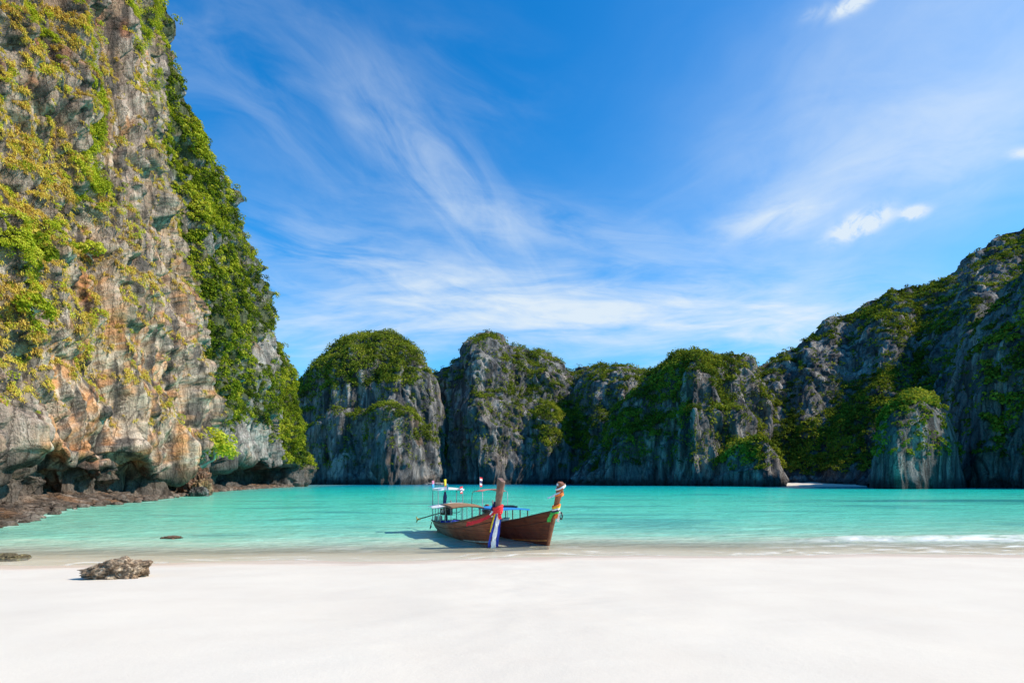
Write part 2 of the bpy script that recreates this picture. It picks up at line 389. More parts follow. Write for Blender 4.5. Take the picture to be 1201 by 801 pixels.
make_hill('buttress_hill', skyline(
    [(672, 562), (690, 545), (703, 525), (718, 500), (732, 478), (746, 459), (758, 443), (772, 430), (786, 420), (798, 414), (812, 411), (824, 413), (838, 416), (850, 413), (862, 412), (874, 415), (884, 420), (892, 430), (899, 450), (905, 485), (911, 520), (915, 555)],
    [(672, 300), (720, 275), (780, 258), (815, 250), (870, 256), (915, 285)], [(672, 20), (760, 45), (812, 48), (880, 40), (915, 6)]),
    G_CLIFF, [(770, 500, 18, 80, 5), (815, 470, 8, 70, -6), (850, 500, 12, 60, 4), (890, 500, 8, 60, 6)],
    [(770, 450, 40, 40, .5), (730, 500, 30, 30, .4), (835, 422, 40, 10, .35), (835, 450, 12, 22, .35), (865, 515, 22, 10, .7), (875, 425, 16, 10, .4), (785, 480, 14, 30, .25)],
    [(800, 540, 70, 26, .7), (820, 480, 18, 40, .3), (865, 470, 14, 24, .35), (750, 545, 40, 20, .3)], 2300, .18, .6, .8, 230, 3, warm=.15)
make_hill('foot_hill', skyline(
    [(832, 560), (840, 543), (850, 532), (862, 524), (874, 518), (886, 514), (897, 514), (905, 519), (911, 529), (916, 543), (920, 556), (923, 566)],
    [(832, 250), (880, 228), (905, 225), (923, 240)], [(832, 10), (880, 16), (905, 9), (923, 2)]),
    G_DOME, [], [(868, 520, 22, 10, .9), (885, 528, 14, 8, .4), (848, 538, 10, 10, .5)], [(908, 545, 14, 20, .5), (880, 555, 30, 10, .4)], 420, .05, .35, .7, 90, 4, 20., (1.3, 2.6), warm=.15, tint0=.62)
G_MTN = prof((0, 0), (.12, .10), (.3, .25), (.5, .45), (.65, .58), (.85, .82), (1, 1))
make_hill('right_mountain', skyline(
    [(862, 540), (870, 480), (878, 446), (888, 430), (900, 423), (915, 415), (930, 408), (945, 399), (957, 390), (965, 381), (974, 373), (990, 366), (1006, 359), (1022, 351), (1042, 341), (1062, 334), (1080, 331), (1096, 329), (1108, 325), (1122, 316), (1138, 302), (1152, 290), (1166, 280), (1180, 273), (1192, 270), (1204, 266), (1240, 240), (1290, 205), (1360, 180), (1430, 190)],  # unseen ridge beyond the right edge raised to shade the cove outcrop
    [(862, 300), (890, 275), (920, 268), (960, 262), (1010, 240), (1060, 225), (1120, 215), (1200, 205), (1430, 190)], [(862, 20), (900, 60), (960, 85), (1040, 115), (1120, 130), (1200, 140), (1430, 140)]),
    G_MTN, [(1075, 420, 22, 80, 14), (905, 480, 10, 60, -5), (950, 450, 18, 50, -8), (1000, 430, 20, 60, 6), (1140, 380, 20, 60, -10)],
    [(960, 540, 60, 30, .9), (1000, 500, 40, 40, .7), (930, 415, 40, 8, .3), (1010, 365, 50, 10, .35), (1075, 345, 40, 14, .5), (1080, 420, 30, 50, .4), (925, 500, 20, 30, .3), (1030, 440, 30, 30, .3)],
    [(985, 420, 40, 30, .5), (925, 440, 24, 30, .35), (1150, 330, 40, 40, .35), (900, 470, 16, 40, .2), (950, 470, 20, 30, .4)], 6000, .12, .55, .9, 280, 5, 90., (1.2, 2.8), lsz=.85, warm=.08, tint0=.42, vegname='mountain_jungle')
make_hill('right_cliff', skyline(
    [(1088, 562), (1094, 530), (1100, 500), (1107, 470), (1116, 440), (1128, 410), (1142, 385), (1158, 365), (1178, 344), (1201, 326), (1240, 280), (1300, 240), (1380, 220), (1460, 240)],  # its unseen right end also raised to cast shade on the outcrop
    [(1088, 245), (1105, 226), (1130, 205), (1150, 190), (1201, 174), (1300, 158), (1460, 150)], [(1088, 6), (1140, 26), (1201, 45), (1460, 60)]),
    G_CLIFF, [(1150, 480, 10, 80, -4), (1180, 500, 12, 60, 4), (1128, 520, 6, 60, 5)],
    [(1180, 480, 40, 40, .55), (1150, 400, 24, 30, .35), (1195, 400, 24, 40, .4), (1165, 535, 20, 14, .3)], [(1125, 500, 12, 50, .5), (1150, 545, 50, 20, .5), (1185, 370, 20, 24, .3), (1200, 520, 10, 20, .3)], 1900, .14, .42, .85, 230, 6, 60., (1.1, 2.3), lsz=.8, warm=.08, tint0=.36)
make_hill('cove_outcrop', skyline(
    [(1018, 566), (1020, 552), (1022, 540), (1025, 524), (1028, 503), (1032, 486), (1038, 477), (1047, 471), (1056, 465), (1066, 459), (1076, 457), (1086, 460), (1096, 467), (1105, 480), (1113, 498), (1120, 520), (1126, 545), (1132, 566)],
    [(1010, 200), (1024, 178), (1050, 166), (1080, 164), (1110, 172), (1132, 192)], [(1010, 3), (1040, 13), (1076, 18), (1110, 12), (1132, 2)]),
    prof((0, 0), (.3, .05), (.6, .15), (.8, .35), (.93, .7), (1, 1)), [(1050, 530, 10, 40, -2), (1075, 530, 8, 40, 2)],
    [(1040, 480, 10, 40, .8), (1058, 466, 20, 10, .9), (1085, 466, 22, 8, .7), (1022, 540, 8, 30, .5)], [(1065, 520, 26, 40, .7), (1105, 530, 18, 30, .5)], 750, .05, .16, .65, 150, 7, 26., (.9, 1.9), lsz=.75, warm=.12, tint0=.55, vegname='outcrop_jungle')

# -------- left headland (green face running away) and the near wall
def near_disp(amp, sc, smooth=None):
    def f(Q):
        q = Q * c3(1, 1, .16); wob = fbm(Q / (9 * sc), 3, 6)[:, None] * 2.4 * sc
        tilt = Q @ np.array([[.82, 0, .35], [0, .82, .35], [-.57, -.57, .75]])
        r1 = ridged((q + wob) / (19 * sc), 2, 2); r2 = 1.05 - ridged((q + wob) / (7.0 * sc), 3, 9); r3 = 1.05 - ridged((q + wob * .6) / (2.3 * sc), 3, 16)
        r4 = 1.05 - ridged((tilt * c3(1, 1, .5) + wob * .5) / (3.6 * sc), 3, 26)
        b = worley((tilt * c3(1, 1, .7) + wob * 1.4) / (c3(3.4, 3.4, 2.2) * sc), 4); b2 = worley((q + wob * .8) / (c3(1.1, 1.1, .6) * sc), 5)
        m_ = sst(fbm(Q / (7 * sc), 2, 44), -.2, .35)
        hx = CX + FPX * Q[:, 0] / np.maximum(Q[:, 1], 1); hy = HY - (Q[:, 2] - EYE) / np.maximum(Q[:, 1], 1) * FPX
        if smooth: k_ = 1 - .72 * np.clip(blobs(hx, hy, smooth), 0, 1)
        else: k_ = 1.0
        m_ = m_ * k_; f1_ = np.exp(-(perlin((q * c3(1, 1, .6) + wob * .8) / (6.5 * sc), 47) / .045) ** 2); f2_ = np.exp(-(perlin((tilt * c3(1, 1, .9) + wob) / (3.2 * sc), 48) / .05) ** 2)
        return amp * ((r1 - .55) * 6.5 + (r2 - .5) * 4.6 + fbm(Q / (11 * sc), 3, 21) * 2.2 + (r3 - .5) * 1.9 * (.4 + .6 * k_) + (r4 - .5) * .75 * k_ - f1_ * 1.5 - f2_ * .3 * (.4 + .6 * k_) + m_ * ((b[2] - .5) * .4 + np.minimum(b[1] - b[0], .25) * .4)
                      + m_ * ((b2[2] - .5) * .35 + np.minimum(b2[1] - b2[0], .25) * .4) + fbm(q / (.8 * sc), 4, 31) * .30)
    return f
rng = rs(31)
hl = [(120, 120, -150, 122, 8), (150, 150, -130, 120, 9), (176, 174, -100, 118, 10), (196, 190, -30, 118, 14), (205, 203, 78, 118, 18), (214, 214, 112, 119, 22), (232, 232, 150, 121, 26), (250, 250, 190, 126, 30), (270, 270, 232, 138, 32), (290, 290, 290, 155, 30), (305, 305, 345, 171, 26), (320, 320, 390, 188, 22),
      (333, 333, 418, 203, 19), (345, 345, 437, 217, 15), (351, 350, 470, 224, 10), (355, 353, 505, 230, 7), (358, 356, 538, 236, 3), (360, 359, 560, 244, 1), (357, 357, 560, 262, 0)]
def notch2(px, z):
    n_ = sst(px, 248, 262) * (1 - sst(px, 338, 350))
    return n_ * 13 * sst(8.2 - z + 1.2 * np.sin(px * .21) + .8 * np.sin(px * .55), 0, 1.4) * sst(z, -2, 1.5) * sst(px, 240, 300) ** .3
P, px, py, fr, nf = surface(hl, prof((0, 0), (.12, .0), (.3, .12), (.5, .3), (.75, .6), (1, 1)), .6, 420, [(255, 330, 8, 120, 3), (300, 420, 10, 60, -3), (270, 500, 12, 40, 3), (330, 500, 8, 40, 2.5)], 8., notch2, -45.)
P, d = displace(P, near_disp(.95, 1.35), fr); nr = normals(P); sh = P.shape[:2]; Q = P.reshape(-1, 3)
gr = [(185, 50, 26, 90, .6), (225, 160, 30, 120, .6), (265, 300, 40, 120, .6), (250, 420, 34, 60, .6), (310, 430, 30, 50, .6), (325, 480, 26, 30, .5), (345, 500, 12, 50, .8), (342, 532, 13, 20, 1.0), (310, 515, 26, 10, .4), (255, 480, 20, 20, .4), (240, 540, 8, 20, .6)]
ba = [(245, 290, 16, 18, .9), (296, 412, 14, 16, .9), (300, 415, 10, 24, .5), (325, 485, 8, 18, .7), (285, 505, 44, 16, .55), (290, 530, 70, 16, 1.0), (300, 550, 40, 12, .7), (350, 562, 12, 8, .8), (262, 225, 10, 8, .3), (245, 445, 12, 6, .4)]
wgt = .6 * (nr[..., 2] - .25) + .55 * fbm(Q / 9, 4, 75).reshape(sh) + blobs(px, py, gr) * .95 - blobs(px, py, ba) + .35 * fbm(Q / 3.5, 2, 175).reshape(sh) + .06
v = sst(wgt, 0, .25) * sst(P[..., 2], 6, 10)
st = fbm(Q * c3(1, 1, .15) / 3, 4, 41).reshape(sh); pa = fbm(Q / 12, 3, 51).reshape(sh)
C = np.broadcast_to(c3(.26, .23, .205), P.shape).copy(); C = lerp(C, PALE, sst(st + pa * .4, .0, .5) * .7); C = lerp(C, DARK, sst(-st, .1, .55) * .65)
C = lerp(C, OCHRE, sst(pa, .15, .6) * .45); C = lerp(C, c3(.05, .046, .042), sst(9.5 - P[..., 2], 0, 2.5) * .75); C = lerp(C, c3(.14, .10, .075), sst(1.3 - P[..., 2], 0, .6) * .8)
C = lerp(C, SOIL * 1.2, v * .85)
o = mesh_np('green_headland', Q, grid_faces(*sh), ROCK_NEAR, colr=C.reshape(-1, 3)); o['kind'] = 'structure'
i = pick(v * (fr > .6) * (1 + (fr < 1) * 1.0), 8500, rng); Pn, Nn = Q[i], nr.reshape(-1, 3)[i]
rd = rng.uniform(.4, 1.4, len(i)) * (.7 + .6 * rng.rand(len(i))) * (Pn[:, 1] / 150) ** .5
tt = .40 + .55 * fbm(Pn / 9, 2, 95) + rng.normal(size=len(i)) * .18 + .2 * sst(-fbm(Pn / 22, 2, 99), .0, .5)
V, F, t = leaf_cloud(Pn + Nn * .35 * rd[:, None], Nn, rd, 54, .40, tt, rng)
o = mesh_np('headland_jungle', V, F, LEAF_MID, smooth=False, fl={'tint': t}); o['kind'] = 'stuff'

wl = [(-330, -330, -120, 17, 5), (-200, -200, -120, 28, 7), (-100, -100, -120, 38, 9), (-40, -40, -120, 44, 11), (0, 0, -120, 48.5, 12), (50, 45, -120, 55, 13), (100, 88, -120, 62, 14), (140, 115, -120, 69, 14), (170, 134, -120, 76, 14), (200, 150, -120, 85, 13),
      (222, 156, -120, 94, 11), (236, 158, -120, 101, 10), (244, 159, -120, 106, 9), (247, 159, -120, 110, 7), (245, 158, -120, 116, 5), (240, 155, -120, 124, 3)]
def notch1(px, z):
    a = 2.2 * sst(3.6 - z + .9 * np.sin(px * .07 + 1) + .5 * np.sin(px * .19), 0, 1.2)
    cave = 6 * np.exp(-((px - 82) / 15) ** 2) * sst(5.5 - z, 0, 2.0) + 4 * np.exp(-((px - 40) / 22) ** 2) * sst(6.5 - z, 0, 2) * sst(z, 1.5, 3) + 4 * np.exp(-((px - 168) / 8) ** 2) * sst(6 - z, 0, 2) * sst(z, 1, 3)
    return a + cave + 3.5 * np.exp(-((px - 228) / 9) ** 2) * sst(9 - z, 0, 3)
P, px, py, fr, nf = surface(wl, prof((0, 0), (.05, -.05), (.09, -.16), (.2, -.05), (.4, .2), (.6, .45), (.8, .72), (1, 1)), .75, 800,
    [(130, 190, 16, 110, 1.6), (165, 160, 14, 130, -2.2), (200, 300, 10, 160, 1.2), (112, 330, 14, 60, 2.0), (60, 300, 26, 130, -1.5), (215, 450, 12, 80, -1.6), (180, 470, 12, 70, 1.4), (100, 480, 40, 50, .8), (40, 150, 20, 80, 1.2)], 6., notch1, -40.)
P, d = displace(P, near_disp(.78, .95, [(150, 450, 45, 90, 1.1), (210, 510, 30, 40, .8), (50, 520, 60, 30, .7), (150, 110, 14, 80, .9), (50, 150, 14, 60, .6), (180, 310, 20, 60, .5)]), fr); nr = normals(P); sh = P.shape[:2]; Q = P.reshape(-1, 3)
band = fbm(np.stack([(px * .80 - py * .60) / 26, (px * .60 + py * .80) / 120, np.zeros_like(px)], -1).reshape(-1, 3), 4, 77).reshape(sh)   # ledges running down to the right
upn = nr[..., 2] - .12
grassy = [(45, 120, 50, 90, .35), (30, 250, 50, 80, .6), (70, 330, 60, 90, .5), (20, 430, 40, 60, .45), (110, 200, 30, 110, .35), (15, 30, 30, 50, .1), (75, 40, 12, 60, .3), (200, 250, 14, 100, .1), (170, 360, 30, 90, .2), (205, 480, 14, 30, .25), (95, 430, 60, 40, .15)]
bare = [(150, 130, 14, 130, .65), (175, 290, 20, 70, .3), (118, 310, 18, 50, .6), (120, 490, 80, 50, .9), (20, 530, 80, 30, 1.2), (220, 500, 26, 50, .5), (45, 150, 12, 50, .3), (8, 60, 18, 40, .4), (190, 430, 20, 40, .3), (100, 235, 8, 30, .3), (60, 500, 40, 20, .5)]
gm = 1.5 * upn + .75 * band + .60 * fbm(Q / 1.8, 3, 81).reshape(sh) + .62 * blobs(px, py, grassy) - .9 * blobs(px, py, bare) - .22
g_ = sst(gm, 0, .22) * sst(P[..., 2], 8, 12)
greenb = [(118, 130, 12, 60, .8, 10), (105, 60, 14, 50, .7), (130, 215, 18, 40, .8, -25), (25, 285, 22, 40, .7, -30), (50, 345, 22, 36, .6, -30), (5, 130, 12, 30, .5), (80, 275, 26, 20, .4, 45), (165, 20, 30, 40, .7), (190, 90, 8, 60, .6), (210, 200, 6, 80, .5), (232, 330, 6, 100, .4), (100, 300, 12, 14, .5), (180, 340, 10, 34, .4), (205, 470, 10, 20, .4), (60, 20, 24, 20, .3)]
sm = blobs(px, py, greenb) + .55 * fbm(Q / 6, 3, 83).reshape(sh) + .3 * upn - .45 - .5 * blobs(px, py, bare)
s_ = sst(sm, 0, .2) * sst(P[..., 2], 8, 12)
st = fbm(Q * c3(1, 1, .16) / 1.7, 5, 42).reshape(sh); pa = fbm(Q / 8, 3, 52).reshape(sh); bl = fbm(Q * c3(1, 1, .32) / 2.2, 4, 56).reshape(sh)
C = np.broadcast_to(c3(.35, .265, .21), P.shape).copy()
C = lerp(C, c3(.56, .475, .39), sst(st * .6 + bl * .7, .05, .5) * .7); C = lerp(C, c3(.27, .145, .075), sst(fbm(Q * c3(1, 1, .3) / 3.2, 3, 57).reshape(sh), .05, .45) * .6)
orange = blobs(px, py, [(125, 440, 50, 80, .75), (215, 500, 24, 50, .5), (185, 300, 26, 60, .30), (120, 300, 20, 50, .55), (80, 540, 80, 24, .35), (170, 530, 40, 24, .4), (190, 400, 30, 60, .25)])
C = lerp(C, CREAM, sst(orange + st * .7 + .15, .25, .85) * .85); C = lerp(C, c3(.58, .27, .11), sst(orange + bl * .9 + st * .3, .35, .9) * .85)
C = lerp(C, c3(.33, .12, .05), sst(orange * .5 + pa * .9 + bl * .4 - st * .3, .42, .9) * .8)
sk = fbm(np.stack([(px * .90 + py * .42) / 5.5, (py * .90 - px * .42) / 75, 0 * px], -1).reshape(-1, 3), 4, 58).reshape(sh); low = np.clip(orange * 1.3, 0, 1)
C = lerp(C, c3(.66, .53, .42), sst(sk, .05, .45) * low * .8); C = lerp(C, c3(.60, .25, .10), sst(-sk + bl * .5, .15, .5) * low * .75); C = lerp(C, c3(.085, .075, .07), sst(-sk - bl * .5, .28, .6) * low * .8)
C = lerp(C, c3(.06, .055, .052), sst(-st * 1.1 + pa * .3 - bl * .4, .12, .5) * .8)
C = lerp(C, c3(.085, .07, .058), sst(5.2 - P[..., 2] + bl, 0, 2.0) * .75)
C = lerp(C, c3(.22, .165, .07), g_ * .55); C = lerp(C, c3(.09, .11, .025), s_ * .75)
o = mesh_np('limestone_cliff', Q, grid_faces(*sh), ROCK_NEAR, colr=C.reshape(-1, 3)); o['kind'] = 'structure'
vis = sst(px, -240, -200) * (fr > .9)
i = pick(g_ * (1 - s_ * .7) * vis, 21000, rng); Pn, Nn = Q[i], nr.reshape(-1, 3)[i]
rd = rng.uniform(.16, .50, len(i)) * (Pn[:, 1] / 65) ** .5
tt = .42 + .34 * fbm(Pn / 5, 2, 96) + rng.normal(size=len(i)) * .14 + .25 * s_.ravel()[i]
V, F, t = grass_cloud(Pn, Nn, rd, 26, tt, rng)
o = mesh_np('cliff_grass', V, F, GRASS, smooth=False, fl={'tint': t}); o['kind'] = 'stuff'
i = pick((s_ + .04 * g_) * vis, 4600, rng); Pn, Nn = Q[i], nr.reshape(-1, 3)[i]
rd = rng.uniform(.22, .8, len(i)) * (Pn[:, 1] / 65) ** .5
tt = .60 + .34 * fbm(Pn / 5, 2, 97) + rng.normal(size=len(i)) * .12
V, F, t = leaf_cloud(Pn + Nn * .2 * rd[:, None], Nn, rd, 80, .16, tt, rng)
o = mesh_np('cliff_undergrowth', V, F, LEAF_NEAR, smooth=False, fl={'tint': t}); o['kind'] = 'stuff'
WALL = (Q, px.ravel(), py.ravel(), nr.reshape(-1, 3), fr.ravel())
def on_wall(x, y):
    Q_, a, b, n_, f_ = WALL
    e = (Q_[:, 0] / Q_[:, 1] * FPX + CX - x) ** 2 + (HY - (Q_[:, 2] - EYE) / Q_[:, 1] * FPX - y) ** 2 + (f_ < 1) * 1e6
    k = np.where(e < e.min() + 4)[0]; k = k[np.argmin(Q_[k, 1])]; return Vector(Q_[k]), Vector(n_[k])

# ------------------------------------------------------------------ beach, seabed, water
def shore_y(X): return 18.9 + .08 * X + .35 * np.sin(X * .21 + .6) + .18 * np.sin(X * .57)
SH = [((-21, 16), (-30, 14)), ((-25, 23.5), (-38, 24)), ((-27.2, 30), (-44, 36)), ((-33, 39.5), (-50, 46)), ((-41, 54), (-54, 58)), ((-43.4, 67.5), (-56, 72)), ((-49, 82), (-60, 86)), ((-54.2, 96.5), (-66, 100)),
      ((-64, 122), (-74, 126)), ((-74, 160), (-84, 165)), ((-83, 208), (-94, 212)), ((-88.5, 240), (-99, 246)), ((-94, 262), (-108, 268))]
SHA = np.array([a for a, b in SH], float); SHB = np.array([b for a, b in SH], float)
def left_dist(X, Y):
    """metres from the rock shelf's edge, positive to seaward"""
    return (X - np.interp(Y, SHA[:, 1], SHA[:, 0])) * .8
def sand_z(X, Y):
    s = shore_y(X) - Y
    s = s + .35 * fbm(np.stack([X / 6, Y / 3, 0 * X], -1).reshape(-1, 3), 3, 300).reshape(X.shape)
    z = np.where(s > 0, .062 * s, .05 * s)
    z = np.where(s > 16, .99 + .02 * (s - 16), z); z = np.minimum(z, 2.2 + .002 * s); z = np.maximum(z, -7)
    return z, s
def spaced(a, b, n, p=3.0):
    u = np.linspace(-1, 1, n); v = np.sign(u) * np.abs(u) ** p; return np.where(v < 0, -v * a, v * b)
gx = spaced(-4000, 4000, 420, 4.2); gy = np.concatenate([-np.geomspace(4000, 3, 40), np.linspace(-2.8, 32, 380), np.geomspace(32.2, 6000, 60)])
X, Y = np.meshgrid(gx, gy); Z, s = sand_z(X, Y)
near = np.exp(-(X / 30) ** 2) * sst(s, .6, 3)
q = np.stack([X, Y, 0 * X], -1).reshape(-1, 3)
Z = Z + near * (.022 * fbm(q / 1.6, 3, 310) + .012 * ridged(q / c3(1.2, .5, 1), 2, 315) + .03 * fbm(q / 5, 2, 318)).reshape(X.shape)
m, n, out = mat('white coral sand'); b = n.n('ShaderNodeBsdfPrincipled'); p = n.pos(); zz = n.sep(p)[2]
n1 = n.noise(p, .5, 5, .6); n2 = n.noise(p, 7, 6, .7); n3 = n.noise(n.vm('MULTIPLY', p, (.5, 2.2, 1)), .8, 4, .6)
dry = n.mix(n.ss(n1, .3, .7), (.675, .588, .482, 1), (.715, .63, .518, 1)); dry = n.mix(n.ss(n2, .6, .78, 0, .35), dry, (.60, .55, .49, 1))
wet = n.mix(n.ss(n3, .3, .7), (.74, .56, .42, 1), (.80, .63, .485, 1))
wf = n.ss(n.m('ADD', zz, n.m('MULTIPLY', n.m('SUBTRACT', n3, .5), .10)), .03, .13, 1, 0)
n.l.new(n.mix(wf, dry, wet), b.inputs['Base Color'])
n.l.new(n.ss(wf, 0, 1, .95, .32), b.inputs['Roughness']); n.l.new(n.ss(wf, 0, 1, .1, .35), b.inputs['Specular IOR Level'])
n.l.new(n.bump(n.m('ADD', n.m('MULTIPLY', n2, .5), n.m('MULTIPLY', n.noise(p, 40, 4, .7), .2)), .35, .03), b.inputs['Normal']); n.l.new(b.outputs[0], out)
o = mesh_np('ground', np.stack([X, Y, Z], -1).reshape(-1, 3), grid_faces(*X.shape), m); tag(o, kind='structure')

gu = spaced(-2.6, 2.6, 520, 1.35); gy = np.geomspace(13.5, 900, 520)
U, Y = np.meshgrid(gu, gy); X = U * (Y + 8); Zs, s = sand_z(X, Y); dep = -Zs
q = np.stack([X, Y, 0 * X], -1).reshape(-1, 3); ld = left_dist(X, Y)
wv = (fbm(q / c3(2.6, .8, 1), 3, 320).reshape(X.shape)) * .03 * sst(-s, .4, 6) * (1 - sst(Y, 60, 140))
swell = np.exp(-((-s - 4.6 - .5 * fbm(q / 4, 2, 330).reshape(X.shape)) / .55) ** 2) * sst(X, 10, 15)
lip = np.exp(-((-s - 1.1 - .5 * fbm(q / 3, 2, 331).reshape(X.shape)) / .5) ** 2)
Zw = wv + .20 * swell + .025 * lip
fn = fbm(q / c3(.9, .35, 1), 4, 340).reshape(X.shape); fw = fbm(q / c3(3.5, 2.0, 1), 3, 341).reshape(X.shape)
line = lambda c, wd, a: a * np.exp(-((-s - c - 1.1 * fw) / wd) ** 2)
foam = line(.10, .10, .6) + line(1.0, .16, .55) * sst(fn, -.3, .4) + line(2.3, .22, .35) * sst(fn, -.2, .5)
foam += 1.1 * np.exp(-((-s - 4.1 - .5 * fbm(q / 4, 2, 330).reshape(X.shape)) / .36) ** 2) * sst(X, 9, 16) * sst(fn, -.75, .3)
foam += .8 * sst(X, 8, 16) * np.exp(-((-s - 2.2) / 1.5) ** 2) * sst(fn, .05, .6)
foam += .5 * np.exp(-(ld / .35) ** 2) * (Y > 30) * (Y < 90) * sst(fn, 0, .5)
patch = fbm(q / c3(14, 6, 1), 3, 350).reshape(X.shape)
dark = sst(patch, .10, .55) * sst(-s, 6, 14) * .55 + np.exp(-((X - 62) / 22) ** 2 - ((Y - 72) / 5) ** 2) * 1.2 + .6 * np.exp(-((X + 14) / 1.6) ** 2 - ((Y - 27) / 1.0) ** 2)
shelfd = sst(ld, 14, 0) * sst(Y, 24, 34) * .8
m, n, out = mat('lagoon water'); b = n.n('ShaderNodeBsdfPrincipled'); p = n.pos()
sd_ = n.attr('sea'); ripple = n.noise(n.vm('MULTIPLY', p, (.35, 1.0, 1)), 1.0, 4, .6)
x_ = n.m('ADD', n.m('DIVIDE', n.m('LOGARITHM', n.m('MAXIMUM', sd_, 1.0), 2.718), 6.0), n.m('MULTIPLY', n.m('SUBTRACT', ripple, .5), .17))  # light and dark of ripples painted into the water colour by noise
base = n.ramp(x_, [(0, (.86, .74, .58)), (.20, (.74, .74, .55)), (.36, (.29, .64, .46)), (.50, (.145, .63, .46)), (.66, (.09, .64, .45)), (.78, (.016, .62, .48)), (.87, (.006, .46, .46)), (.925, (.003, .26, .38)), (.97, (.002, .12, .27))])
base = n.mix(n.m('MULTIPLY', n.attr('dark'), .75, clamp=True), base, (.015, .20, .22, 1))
base = n.mix(n.m('MULTIPLY', n.attr('shelf'), .5), base, (.33, .50, .36, 1))
base = n.mix(n.attr('foam'), base, (.86, .86, .84, 1))
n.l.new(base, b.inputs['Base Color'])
b.inputs['IOR'].default_value = 1.33; n.l.new(n.ss(n.attr('foam'), 0, .6, .14, .8), b.inputs['Roughness']); b.inputs['Specular IOR Level'].default_value = .22
h1 = n.noise(n.vm('MULTIPLY', p, (.5, 1.0, 1)), 1.6, 5, .6, .3); h2 = n.noise(n.vm('MULTIPLY', p, (.5, 1.0, 1)), .22, 3, .55)
n.l.new(n.bump(n.m('ADD', n.m('MULTIPLY', h1, .6), n.m('MULTIPLY', h2, 1.2)), 1.0, .40), b.inputs['Normal'])
tr = n.n('ShaderNodeBsdfTransparent'); tr.inputs[0].default_value = (.93, .99, .97, 1); mx = n.n('ShaderNodeMixShader')
n.l.new(n.m('MAXIMUM', n.ss(n.attr('depth'), .0, .34, .06, 1.0), n.m('MULTIPLY', n.attr('foam'), .95)), mx.inputs[0])
n.l.new(tr.outputs[0], mx.inputs[1]); n.l.new(b.outputs[0], mx.inputs[2]); n.l.new(mx.outputs[0], out)
keep = np.ones(X.size, bool)
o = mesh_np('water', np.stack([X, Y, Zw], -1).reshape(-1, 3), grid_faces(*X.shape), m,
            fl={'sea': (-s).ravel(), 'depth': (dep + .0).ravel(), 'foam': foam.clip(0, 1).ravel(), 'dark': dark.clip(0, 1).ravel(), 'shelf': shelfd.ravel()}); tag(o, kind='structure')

# rock shelf at the foot of the wall, and the far strip of beach in the cove
k = np.linspace(0, len(SH) - 1, 900); r = np.linspace(-.06, 1, 90)
A = np.stack([np.interp(k, range(len(SH)), SHA[:, j]) for j in (0, 1)], -1); B = np.stack([np.interp(k, range(len(SH)), SHB[:, j]) for j in (0, 1)], -1)
G = A[None] + (B - A)[None] * r[:, None, None]; hgt = np.interp(r, [-.06, 0, .1, .35, 1], [-.5, -.12, .22, .75, 2.2])[:, None] * np.interp(k, [0, 2, 4, 6, 7, 12], [.25, .5, .9, .7, .5, .45])[None]
P = np.concatenate([G, hgt[..., None]], -1); Q = P.reshape(-1, 3)
f1, f2, ci = worley(Q / c3(1.6, 1.6, 1.6), 60); g1, g2, gi = worley(Q / .55, 61)
hz = (ci - .45) * .28 + np.minimum(f2 - f1, .3) * .35 + (gi - .5) * .20 + fbm(Q / 5, 3, 62) * .45
P[..., 2] += (hz.reshape(P.shape[:2]) - .1) * np.clip(hgt * 1.4 + .35, .1, 1)
cb = fbm(Q / 2.2, 4, 63); C = np.broadcast_to(c3(.15, .105, .075), Q.shape).copy()
C = lerp(C, c3(.26, .205, .16), sst(cb, .0, .6)); C = lerp(C, c3(.26, .13, .06), sst(fbm(Q / 4, 3, 64), .1, .5) * .7); C = lerp(C, c3(.07, .06, .05), sst(-cb, .1, .5) * .7)
C = lerp(C, c3(.10, .085, .05), sst(.18 - P[..., 2].ravel(), 0, .25) * .7)
o = mesh_np('rock_shelf', P.reshape(-1, 3), grid_faces(*P.shape[:2]), ROCK_NEAR, colr=C); tag(o, kind='structure')
gx_ = np.linspace(104, 190, 60); gy_ = np.linspace(0, 1, 10); Xb, vb = np.meshgrid(gx_, gy_); Yb = 236 + vb * 30 - (Xb - 112) * .06
Zb = np.interp(vb, [0, .15, 1], [-.3, .25, 1.5]) + .25 * fbm(np.stack([Xb / 5, Yb / 5, 0 * Xb], -1).reshape(-1, 3), 2, 400).reshape(Xb.shape)
o = mesh_np('cove_beach', np.stack([Xb, Yb, Zb], -1).reshape(-1, 3), grid_faces(*Xb.shape), bpy.data.materials['white coral sand']); tag(o, kind='structure')

